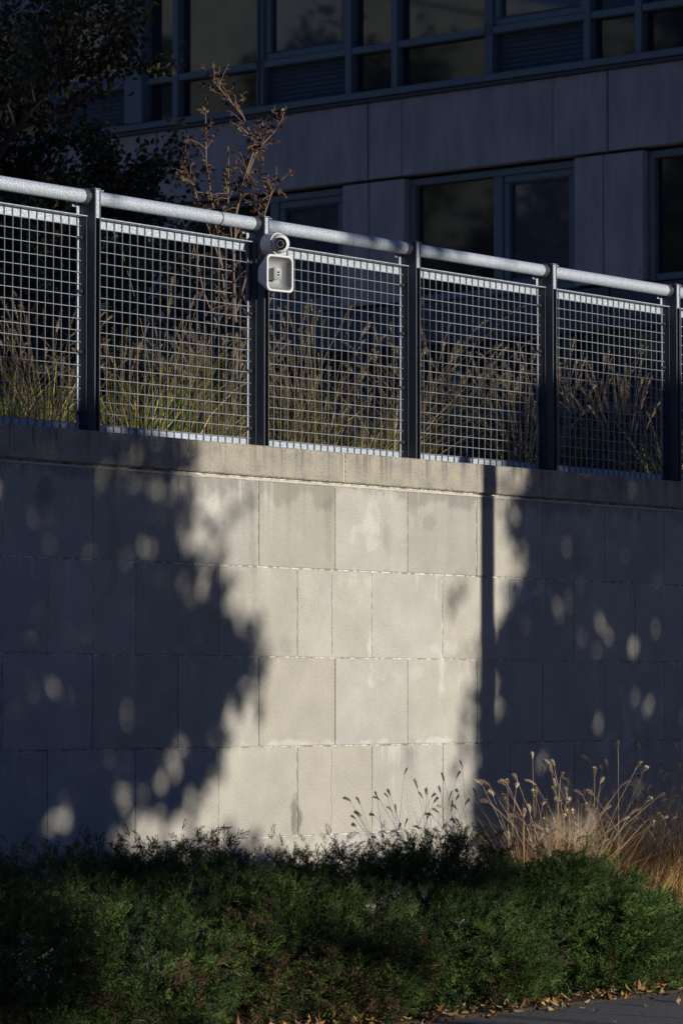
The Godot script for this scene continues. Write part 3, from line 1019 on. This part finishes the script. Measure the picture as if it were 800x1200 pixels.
	rings = [shape.call(0.0185, 0.006, 0.1266), shape.call(0.0185, 0.006, 0.129), shape.call(0.0170, 0.005, 0.129)]
	put("driver_plate", skin.call(rings, true), M.grey_plastic, dr)
	b = B.new()                                                # the openings above and below its bar
	for q in [1.0, -1.0]:
		var pts := []
		for k in 10:
			var a := PI * k / 9.0
			pts.append(Vector3(0.0095 * cos(a), q * (0.0030 + 0.0085 * sin(a)), 0.1298))
		for k in range(1, 9):
			if q > 0: b.tri(pts[0], pts[k], pts[k + 1])
			else: b.tri(pts[0], pts[k + 1], pts[k])
	put("opening", b.mesh(), M.black, dr)
	b = B.new()
	for q in [[-0.013, -0.0145], [0.013, -0.0145], [0.013, 0.0145], [-0.013, 0.0145]]:
		b.lathe([[0.0, 0.0016], [0.0018, 0.001], [0.002, 0.0]], 8, Transform3D(Basis(Vector3.RIGHT, PI / 2), Vector3(q[0], q[1], 0.1292)))
	put("screws", b.mesh(), M.black, dr)
	b = B.new()
	b.box(Vector3(-0.018, -0.03, -0.004), Vector3(0.018, 0.03, 0.02), 0.003)
	put("bracket", b.mesh(), M.grey_plastic, s)

# ------------------------------------------------------------------ what stands across the road and shades the wall
func shade_casters() -> void:
	var left := PackedVector2Array([Vector2(-3.9, 1.6), Vector2(-3.7, 2.3), Vector2(-3.2, 2.7), Vector2(-2.68, 2.84), Vector2(-2.03, 2.88), Vector2(-1.8, 2.72), Vector2(-1.55, 2.61), Vector2(-1.19, 2.60), Vector2(-1.09, 2.50), Vector2(-1.17, 2.35), Vector2(-1.15, 2.23), Vector2(-1.18, 2.08), Vector2(-1.13, 2.02), Vector2(-0.92, 2.0),
		Vector2(-0.87, 1.85), Vector2(-0.77, 1.72), Vector2(-0.62, 1.64), Vector2(-0.58, 1.56), Vector2(-0.62, 1.46), Vector2(-0.77, 1.40), Vector2(-0.84, 1.31), Vector2(-0.80, 1.22), Vector2(-0.95, 1.15), Vector2(-0.96, 1.02), Vector2(-1.06, 0.93), Vector2(-1.24, 0.91), Vector2(-1.42, 0.92), Vector2(-1.57, 0.87), Vector2(-1.67, 0.72), Vector2(-1.4, 0.64), Vector2(-0.9, 0.66), Vector2(-0.4, 0.62), Vector2(-0.35, 0.52), Vector2(-0.8, 0.48), Vector2(-1.2, 0.40), Vector2(-1.7, 0.50), Vector2(-2.2, 0.56), Vector2(-2.6, 0.62), Vector2(-3.0, 0.55), Vector2(-3.9, 0.60), Vector2(-4.15, 0.1), Vector2(-4.8, 0.0), Vector2(-4.9, 0.9)])
	var holes := []
	for q in [[-2.06, 2.12, 0.06], [-2.19, 1.82, 0.04], [-2.14, 1.66, 0.06], [-2.02, 1.57, 0.05], [-1.51, 1.23, 0.045], [-2.19, 1.08, 0.09], [-1.18, 1.10, 0.06], [-1.30, 1.06, 0.04], [-1.97, 0.89, 0.06], [-1.85, 0.86, 0.05], [-1.25, 2.31, 0.06], [-1.36, 2.36, 0.045], [-1.13, 1.88, 0.06], [-0.68, 1.34, 0.05], [-1.0, 1.90, 0.05], [-2.4, 2.25, 0.08], [-1.5, 1.05, 0.05]]: holes.append(q)
	street_tree("broad street tree across the road, opposite the near end of the wall", Vector3(-2.1 + 12.4 * tan(AZ), 0.1, 12.4), left, holes,
		[[-0.94, 2.18, 0.05, 7], [-0.82, 2.21, 0.04, 4], [-0.69, 2.25, 0.03, 4], [-0.61, 2.30, 0.03, 3], [-0.79, 1.93, 0.06, 5], [-0.69, 1.68, 0.06, 6], [-0.50, 1.68, 0.04, 4], [-0.52, 1.52, 0.03, 3]], 17000, 61)
	var right := PackedVector2Array([Vector2(1.95, 2.98), Vector2(1.72, 2.80), Vector2(1.66, 2.60), Vector2(1.53, 2.48), Vector2(1.54, 2.38), Vector2(1.52, 2.23), Vector2(1.66, 2.12), Vector2(1.69, 1.99), Vector2(1.5, 1.93), Vector2(1.41, 1.73), Vector2(1.33, 1.66), Vector2(1.24, 1.58), Vector2(1.19, 1.2), Vector2(1.17, 0.55), Vector2(1.68, 0.55), Vector2(1.8, 0.80), Vector2(2.3, 0.82), Vector2(2.4, 0.5), Vector2(2.2, 0.5), Vector2(2.6, 0.05), Vector2(3.9, 0.3), Vector2(4.7, 1.2), Vector2(4.6, 2.3), Vector2(3.9, 3.05), Vector2(3.0, 3.12), Vector2(2.4, 3.05)])
	holes = []
	for q in [[1.43, 2.03, 0.06], [1.49, 1.82, 0.08], [1.40, 1.70, 0.05], [1.91, 1.84, 0.06], [2.30, 1.76, 0.045], [2.38, 1.73, 0.055], [2.80, 1.77, 0.05], [2.88, 1.73, 0.06], [2.67, 1.65, 0.06], [1.31, 1.47, 0.04], [1.34, 1.34, 0.06], [1.97, 1.21, 0.04], [2.30, 1.27, 0.06], [2.75, 0.95, 0.06], [1.60, 2.52, 0.05], [3.2, 2.0, 0.08], [1.78, 1.02, 0.05], [1.95, 0.92, 0.06]]: holes.append(q)
	street_tree("larger street tree across the road, opposite the far end of the wall", Vector3(2.9 + 12.8 * tan(AZ), 0.1, 12.8), right, holes,
		[[1.02, 1.93, 0.05, 5], [0.98, 1.83, 0.07, 7], [1.08, 1.60, 0.06, 4], [1.09, 1.45, 0.06, 7], [1.09, 1.30, 0.06, 7], [1.05, 1.17, 0.05, 7], [1.0, 1.02, 0.05, 6], [0.97, 0.86, 0.06, 9], [1.1, 0.85, 0.08, 14], [0.62, 1.10, 0.05, 6], [0.27, 3.66, 0.05, 20], [0.42, 3.67, 0.05, 70], [0.60, 3.67, 0.05, 90], [0.80, 3.675, 0.05, 90], [0.98, 3.68, 0.05, 60], [0.86, 3.36, 0.07, 20], [0.92, 3.22, 0.08, 24], [1.1, 3.0, 0.12, 24], [1.5, 3.05, 0.10, 14], [0.85, 2.95, 0.1, 16], [-0.35, 3.67, 0.04, 6], [1.6, 3.68, 0.05, 10], [-1.5, 3.69, 0.04, 8], [1.14, 3.69, 0.05, 14]], 23000, 62)
	var high := PackedVector2Array()
	for k in 24:
		var a := TAU * k / 24.0
		high.append(Vector2(5.55 + 2.1 * cos(a) * (1.0 + 0.08 * sin(5.0 * a)), 5.6 + 2.7 * sin(a) * (1.0 + 0.08 * cos(4.0 * a))))
	street_tree("tallest street tree across the road, set back from the other two", Vector3(5.55 + 15.5 * tan(AZ), 0.1, 15.5), high, [[5.0, 5.2, 0.12], [5.9, 6.3, 0.12], [4.7, 6.8, 0.1], [6.1, 4.6, 0.1]], [], 24000, 63)
	# steel post on the near pavement, whose straight shade falls on the wall
	var o := thing("steel_post", "plain dark steel post with a domed cap standing on the near pavement", "post", Vector3(1.282 + 4.0 * tan(AZ), 0.1, 4.0))
	var b := B.new()
	b.lathe([[0.0, 0.0], [0.11, 0.0], [0.11, 0.02], [0.075, 0.05], [0.064, 0.08], [0.060, 2.94]], 20)
	put("pole", b.mesh(), M.dark_post, o)
	b = B.new()
	b.lathe([[0.060, 2.942], [0.064, 2.945], [0.064, 2.96], [0.045, 2.99], [0.0, 3.0]], 20)
	put("cap", b.mesh(), M.dark_post, o)

# ------------------------------------------------------------------ what the windows mirror, off to the left of the picture
func far_side() -> void:
	var o := thing("pale_building", "pale stone building far to the left, mirrored in the office windows", "building", Vector3(-24, 2.46, -60))
	slab("wall", Vector3(-26, 0, -14), Vector3(16, 19, 0), M.pale_stone, o)
	slab("cornice", Vector3(-26.2, 19, -14.2), Vector3(16.2, 19.6, 0.3), M.pale_stone, o, 0.05)
	for k in 9:
		for j in 4:
			var wn := Node3D.new()
			wn.name = "window"
			o.add_child(wn, true)
			var x := -22.0 + k * 4.3
			var y := 2.0 + j * 4.2
			slab("frame", Vector3(x - 0.1, y - 0.1, 0.0), Vector3(x + 1.7, y + 2.3, 0.08), M.teal, wn, 0.02)
			slab("pane", Vector3(x, y, 0.05), Vector3(x + 1.6, y + 2.2, 0.09), M.glass, wn)
	var rng := RandomNumberGenerator.new()
	for q in [[-8.5, -46.0, 15.0, 3.2, 501, "tree before the near corner of the pale building, nearest the office"], [-13.5, -44.5, 10.5, 3.0, 502, "second tree from the office before the pale building"], [-18.5, -46.5, 16.0, 3.4, 503, "tallest tree before the middle of the pale building"], [-23.5, -45.0, 13.0, 3.0, 504, "fourth tree from the office before the pale building"], [-29.0, -46.0, 15.0, 3.4, 505, "tree before the far end of the pale building"]]:
		rng.seed = q[4]
		var t := thing("autumn_tree", q[5], "tree", Vector3(q[0], 2.46, q[1]), "trees before the pale building")
		var b := B.new()
		var spots := []
		b.tube([Vector3(0, 0, 0), Vector3(0.1, 2, 0), Vector3(0, q[2] * 0.5, 0.1), Vector3(0, q[2] * 0.8, 0)], [0.26, 0.2, 0.14, 0.05], 9)
		for k in 18:
			var a := k * 2.4
			grow(b, rng, Vector3(0, q[2] * (0.18 + 0.036 * k), 0), Vector3(cos(a), 0.6, sin(a)), q[3] * 0.9, 0.08, 2, spots, 0.08, 4)
		put("trunk", b.mesh(), M.bark, t)
		var where := []
		var cols := []
		for e in spots:
			for k in 2:
				where.append(Transform3D(random_basis(rng, rng.randf_range(0.7, 1.3)), e[0] + Vector3(rng.randfn(), rng.randfn(), rng.randfn()) * 0.18))
				cols.append(Color(0.03, 0.035, 0.015).lerp(Color(0.12, 0.085, 0.03), rng.randf() * rng.randf()))
		tag(scatter("crown", leaf_mesh(0.30, 0.19), M.leaf, t, where, cols), "", "", "", "stuff")

# ------------------------------------------------------------------ trees on the terrace
func trees_behind() -> void:
	var rng := RandomNumberGenerator.new()
	rng.seed = 301
	var o := thing("dark_tree", "dark leafy tree in the upper left corner, in front of the building", "tree", Vector3(5.0, 2.44, -6.5))
	var b := B.new()
	var spots := []
	b.tube([Vector3(0, 0, 0), Vector3(0.03, 0.6, 0.02), Vector3(0.0, 1.2, 0.0)], [0.12, 0.09, 0.08], 9)
	for k in 13:
		var a := k * 2.4
		var y := 0.35 + 0.14 * k
		grow(b, rng, Vector3(0, minf(y, 1.2), 0), Vector3(cos(a) * 1.0, 0.25 + 0.1 * k, sin(a) * 1.0), 1.25, 0.04, 3, spots, 0.02, 4)
	grow(b, rng, Vector3(0, 1.2, 0), Vector3(0.1, 1, 0), 2.2, 0.07, 3, spots, 0.1, 6)
	put("trunk", b.mesh(), M.bark, o)
	var where := []
	var cols := []
	for q in spots:
		for k in 5:
			var p: Vector3 = q[0] + Vector3(rng.randfn(), rng.randfn(), rng.randfn()) * 0.05
			where.append(Transform3D(aimed(Vector3(rng.randfn(), rng.randfn() - 0.5, rng.randfn()), rng.randf() * TAU, rng.randf_range(0.7, 1.3)), p))
			cols.append(Color(0.022, 0.028, 0.012).lerp(Color(0.16, 0.13, 0.04), pow(rng.randf(), 3.0)))
	tag(scatter("crown", leaf_mesh(0.044, 0.027), M.leaf, o, where, cols), "", "", "", "stuff")

	# brown shrub behind the second bay; its stems are in the photograph one by one
	o = thing("brown_shrub", "tall sparse shrub with dry reddish brown leaves behind the second fence bay", "shrub", Vector3(1.68, 2.44, -1.98))
	var base := o.position
	b = B.new()
	spots = []
	var stems := [
		[Vector3(1.70, 2.44, -1.99), Vector3(1.70, 3.15, -1.99), Vector3(1.67, 3.43, -2.0), Vector3(1.66, 3.66, -2.01), Vector3(1.62, 3.95, -2.03), Vector3(1.57, 4.31, -2.06), Vector3(1.565, 4.58, -2.06)],
		[Vector3(1.69, 2.44, -1.96), Vector3(1.69, 3.3, -1.94), Vector3(1.67, 3.7, -1.95), Vector3(1.67, 4.03, -1.93), Vector3(1.70, 4.22, -1.90), Vector3(1.725, 4.40, -1.84), Vector3(1.68, 4.56, -1.89), Vector3(1.62, 4.68, -1.97), Vector3(1.575, 4.76, -2.02)],
		[Vector3(1.70, 4.2, -1.90), Vector3(1.74, 4.38, -1.84), Vector3(1.79, 4.48, -1.76), Vector3(1.82, 4.56, -1.72)],
		[Vector3(1.66, 3.7, -2.0), Vector3(1.58, 3.95, -2.05), Vector3(1.53, 4.2, -2.13), Vector3(1.50, 4.32, -2.17)],
		[Vector3(1.69, 3.5, -1.94), Vector3(1.74, 3.85, -1.86), Vector3(1.79, 4.12, -1.79), Vector3(1.81, 4.22, -1.75)],
		[Vector3(1.68, 3.3, -2.0), Vector3(1.60, 3.6, -2.1), Vector3(1.55, 3.9, -2.14)],
		[Vector3(1.71, 3.1, -1.95), Vector3(1.80, 3.45, -1.85), Vector3(1.86, 3.75, -1.75)],
		[Vector3(1.67, 3.8, -1.95), Vector3(1.65, 4.1, -1.97), Vector3(1.645, 4.32, -1.96)]]
	for st in stems:
		var pts := []
		var rad := []
		for k in st.size():
			pts.append(st[k] - base)
			rad.append(lerpf(0.011, 0.0035, float(k) / (st.size() - 1)) if st[0].y < 2.6 else lerpf(0.007, 0.003, float(k) / (st.size() - 1)))
		b.tube(pts, rad, 6)
		for k in range(1, st.size()):
			for j in 10:
				var p: Vector3 = pts[k - 1].lerp(pts[k], rng.randf())
				if p.y < 0.8 and rng.randf() < 0.5: continue
				var d := Vector3(rng.randfn(), rng.randfn() + 0.9, rng.randfn()).normalized()
				var l := rng.randf_range(0.05, 0.17)
				b.tube([p, p + d * l * 0.5 + Vector3(0, 0.01, 0), p + d * l], [0.0028, 0.0022, 0.0014], 4, false)
				for e in 8: spots.append([p + d * l * rng.randf_range(0.3, 1.0), d])
	put("stem", b.mesh(), M.pale_bark, o)
	where = []; cols = []
	for q in spots:
		where.append(Transform3D(aimed(q[1] + Vector3(rng.randfn(), rng.randfn() - 0.6, rng.randfn()) * 0.8, rng.randf() * TAU, rng.randf_range(0.5, 1.15)), q[0]))
		var g := rng.randf()
		cols.append((Color(0.075, 0.032, 0.022) if g < 0.55 else (Color(0.11, 0.06, 0.03) if g < 0.88 else Color(0.13, 0.12, 0.045))) * rng.randf_range(0.5, 1.2))
	tag(scatter("leaves", leaf_mesh(0.027, 0.015, 0.5), M.leaf, o, where, cols), "", "", "", "stuff")

	# twiggy dark shrub at the right, before the windows
	for q in [[Vector3(6.0, 2.44, -2.05), "bare twiggy shrub with few dark leaves near the right edge, before the building", 303], [Vector3(4.3, 2.44, -3.2), "dim brown thicket of twigs behind the middle fence bay", 304]]:
		rng.seed = q[2]
		o = thing("twiggy_shrub", q[1], "shrub", q[0])
		b = B.new()
		spots = []
		for k in 7:
			var a := k * 2.4
			grow(b, rng, Vector3(0.02 * cos(a), 0, 0.02 * sin(a)), Vector3(cos(a) * 0.28, 1, sin(a) * 0.28), 1.15 if q[2] == 303 else 0.8, 0.009, 2, spots, 0.05, 3)
		put("stem", b.mesh(), M.pale_bark, o)
		where = []; cols = []
		for e in spots:
			if rng.randf() < 0.25: continue
			where.append(Transform3D(aimed(Vector3(rng.randfn(), rng.randfn() - 0.3, rng.randfn()), rng.randf() * TAU, rng.randf_range(0.5, 1.1)), e[0] + Vector3(rng.randfn(), rng.randfn(), rng.randfn()) * 0.02))
			cols.append(Color(0.05, 0.03, 0.02).lerp(Color(0.10, 0.07, 0.03), rng.randf()))
		tag(scatter("leaves", leaf_mesh(0.045, 0.026, 0.4), M.leaf, o, where, cols), "", "", "", "stuff")

func grasses() -> void:
	var kinds := [grass_clump(11, 0.62, 0.50, 0.70, 8, 0.0), grass_clump(12, 0.85, 0.42, 0.58, 8, 0.24), grass_clump(13, 0.62, 0.42, 0.38, 28, -0.05), grass_clump(14, 0.80, 0.60, 0.30, 14, 0.38), grass_clump(15, 0.92, 0.34, 0.25, 12, 0.05)]
	var firsts := {}
	var rng := RandomNumberGenerator.new()
	rng.seed = 90
	var list := [
		[-1.75, -0.55, 0, 1.0, "bushy green grass clump behind the leftmost fence bay, at the picture's edge"], [-1.38, -0.62, 2, 1.05, "brown feathery grass clump behind the leftmost fence bay, beside the first post"],
		[-1.05, -0.80, 0, 1.0, "green grass clump just right of the first fence post"], [-0.78, -0.55, 0, 0.95, "low green grass clump in the left half of the second fence bay"], [-0.50, -0.62, 1, 1.05, "tall fan of yellow green grass in the middle of the second fence bay"],
		[-0.20, -0.60, 2, 0.92, "brown plumed grass clump at the right end of the second fence bay"], [0.10, -0.75, 2, 1.0, "plumed grass clump hidden partly by the post with the camera"], [0.36, -0.55, 4, 1.0, "tall thin tan grass below the horn speaker"],
		[0.66, -0.60, 2, 1.05, "dense tan plumed grass in the middle of the third fence bay"], [0.92, -0.52, 0, 0.85, "short green and orange grass at the right end of the third fence bay"], [1.35, -0.62, 3, 1.05, "wide leaning grass fan at the left end of the fourth fence bay"],
		[1.75, -0.75, 3, 0.9, "lower leaning grass in the middle of the fourth fence bay"], [2.10, -0.85, 2, 1.1, "pale feathery grass at the right end of the fourth fence bay"], [2.60, -0.80, 2, 1.12, "pale feathery grass at the left end of the fifth fence bay"],
		[2.95, -0.70, 2, 1.08, "bushy brown grass in the middle of the fifth fence bay"], [3.35, -0.75, 4, 0.85, "sparse tan grass stalks at the right end of the fifth fence bay"], [3.80, -0.80, 2, 1.05, "tan grass clump behind the fence bay cut off at the right edge"],
		[-2.2, -0.7, 2, 1.0, "brown grass clump left of the picture's edge"], [4.3, -0.8, 0, 1.0, "green grass clump right of the picture's edge"],
		[0.0, -1.35, 2, 1.0, "shaded plumed grass in the second row, behind the post with the camera"], [0.9, -1.4, 2, 1.1, "shaded plumed grass in the second row, behind the third fence bay"], [1.9, -1.5, 2, 1.15, "shaded plumed grass in the second row, left of the fourth post"], [3.0, -1.6, 0, 1.2, "dark grass in the second row behind the fourth fence bay"], [4.1, -1.7, 2, 1.2, "dark plumed grass in the second row behind the fifth fence bay"], [-0.8, -1.3, 0, 1.05, "dark green grass in the second row behind the first post"]]
	for q in list:
		var o: Node3D
		if firsts.has(q[2]):
			o = firsts[q[2]].duplicate()
			o.name = numbered("grass_clump")
			add_child(o)
		else:
			o = thing("grass_clump", q[4], "grass")
			put("blades", kinds[q[2]][0], M.blade, o)
			put("stalks", kinds[q[2]][1], M.blade, o)
			put("plumes", kinds[q[2]][2], M.fluff, o)
			firsts[q[2]] = o
		tag(o, q[4], "grass", "ornamental grasses behind the fence", "thing")
		o.position = Vector3(q[0], 2.44, q[1])
		o.rotation.y = rng.randf_range(-0.5, 0.5)
		o.scale = Vector3.ONE * q[3] * rng.randf_range(0.82, 1.08)

func hedge() -> void:
	var A := [[-4.0, 0.36, 1.25, 0.80, 0.42, 0.66], [-4.9, 0.34, 1.30, 0.80, 0.40, 0.64], [-3.5, 0.30, 1.50, 0.60, 0.36, 0.48]]
	var Bm := [[-2.6, 0.345, 1.22, 0.78, 0.42, 0.66], [-2.2, 0.28, 1.50, 0.55, 0.35, 0.48], [-3.0, 0.40, 1.00, 0.60, 0.36, 0.42]]
	var C := [[-1.35, 0.33, 1.20, 0.75, 0.39, 0.64], [-0.70, 0.36, 1.10, 0.60, 0.39, 0.48], [-1.30, 0.26, 1.52, 0.50, 0.33, 0.46]]
	var D := [[-0.30, 0.28, 1.45, 0.62, 0.38, 0.52], [0.22, 0.20, 1.38, 0.55, 0.29, 0.52], [0.72, 0.12, 1.30, 0.50, 0.20, 0.48]]
	var all := A + Bm + C + D
	juniper("dark spreading juniper at the left end of the hedge, mostly in shade", A, all, 13000, 401, Color(0.85, 0.9, 0.9), 0.25)
	juniper("juniper second from the left, with brown dead sprays low at the front", Bm, all, 14500, 402, Color(1.0, 0.95, 0.9), 0.45)
	juniper("juniper under the sunlit part of the wall, dark hollow at its foot", C, all, 14500, 403, Color(0.95, 1.0, 0.95), 0.15)
	juniper("bright green rounded juniper at the right end of the hedge, before the fountain grass", D, all, 16000, 404, Color(1.0, 1.15, 1.0), 0.06)

func fountain_grass() -> void:
	var rng := RandomNumberGenerator.new()
	rng.seed = 71
	var o := thing("fountain_grass", "dry golden fountain grass with pale bottlebrush plumes at the right, behind the hedge", "grass", Vector3(1.05, 0.11, 0.75))
	tag(o, "", "", "", "thing")
	var blades := B.new()
	var stalks := B.new()
	var fluff := B.new()
	for root in [[-0.55, 0.0, 0.88], [-0.34, 0.06, 0.98], [-0.12, 0.02, 1.0], [0.18, -0.03, 1.0], [0.45, 0.0, 1.0], [0.72, 0.05, 1.0], [0.98, 0.0, 0.95], [1.3, 0.0, 0.9]]:
		var c := Vector3(root[0], 0, root[1])
		for k in 430:
			var a := rng.randf() * TAU
			var out := Vector3(cos(a), 0, sin(a) * 0.8)
			var h: float = root[2] * rng.randf_range(0.55, 1.05)
			var reach := h * rng.randf_range(0.1, 0.95)
			var droop := rng.randf_range(0.0, 0.45)
			var pts := []
			for j in 7:
				var f := j / 6.0
				pts.append(c + out * (rng.randf() * 0.004 + 0.07 * sin(k) + reach * f * f) + Vector3(0, h * (f - droop * f * f * f), 0))
			var g := rng.randf()
			blades.col = (Color(0.50, 0.34, 0.15) if g < 0.45 else (Color(0.33, 0.15, 0.055) if g < 0.85 else Color(0.22, 0.22, 0.06))) * rng.randf_range(0.6, 1.25)
			blades.ribbon(pts, rng.randf_range(0.0025, 0.0045), Vector3(-out.z, 0, out.x).normalized().rotated(Vector3.UP, rng.randfn() * 0.7))
	# flowering stalks; each ends in a plume
	for k in 150:
		var bx := rng.randf_range(-0.60, 1.2)
		var c := Vector3(bx, 0, rng.randf_range(-0.1, 0.1))
		var a := rng.randf() * TAU
		var out := Vector3(cos(a), 0, sin(a) * 0.7)
		var h := rng.randf_range(0.62, 1.0) * (0.92 if bx < -0.25 else 1.0)
		if k < 6: h = rng.randf_range(1.0, 1.1)
		var reach := rng.randf_range(0.08, 0.62)
		var pts := []
		for j in 7:
			var f := j / 6.0
			pts.append(c + out * reach * f * f + Vector3(0, h * (f - 0.10 * reach * f * f * f), 0))
		stalks.col = Color(0.46, 0.36, 0.22) * rng.randf_range(0.7, 1.2)
		stalks.tube(pts, [0.0017, 0.0016, 0.0015, 0.0014, 0.0013, 0.0012, 0.001], 4, false)
		var d: Vector3 = (pts[6] - pts[5]).normalized() + out * rng.randf_range(0.0, 0.9)
		plume(fluff, rng, pts[6], d, rng.randf_range(0.045, 0.080), rng.randf_range(0.009, 0.015), 200, Color(0.58, 0.48, 0.35))
	put("blades", blades.mesh(), M.blade, o)
	put("stalks", stalks.mesh(), M.blade, o)
	put("plumes", fluff.mesh(), M.fluff, o)

func litter() -> void:
	var rng := RandomNumberGenerator.new()
	rng.seed = 81
	var where := []
	var cols := []
	for k in 1300:
		var x := rng.randf_range(-4.6, 2.0)
		var z := 1.97 + absf(rng.randfn()) * (0.30 if k % 14 == 0 else 0.05) - rng.randf() * 0.10
		var y := 0.116 + rng.randf() * 0.035 if z < 2.0 else 0.104 + rng.randf() * 0.012
		where.append(Transform3D(Basis(Vector3.UP, rng.randf() * TAU) * Basis(Vector3.RIGHT, PI / 2 + rng.randfn() * 0.5) * Basis(Vector3.UP, rng.randfn() * 0.5) * Basis.from_scale(Vector3.ONE * (rng.randf_range(0.3, 0.75) if k % 3 else rng.randf_range(0.6, 1.3))), Vector3(x, y, z)))
		var g := rng.randf()
		cols.append((Color(0.42, 0.26, 0.07) if g < 0.25 else (Color(0.22, 0.11, 0.04) if g < 0.75 else Color(0.36, 0.29, 0.18))) * rng.randf_range(0.5, 1.1))
	var o := scatter("fallen_leaves", leaf_mesh(0.045, 0.026, 0.5), M.leaf, self, where, cols)
	tag(o, "yellow and brown fallen leaves along the edge of the pavement", "leaves", "", "stuff")
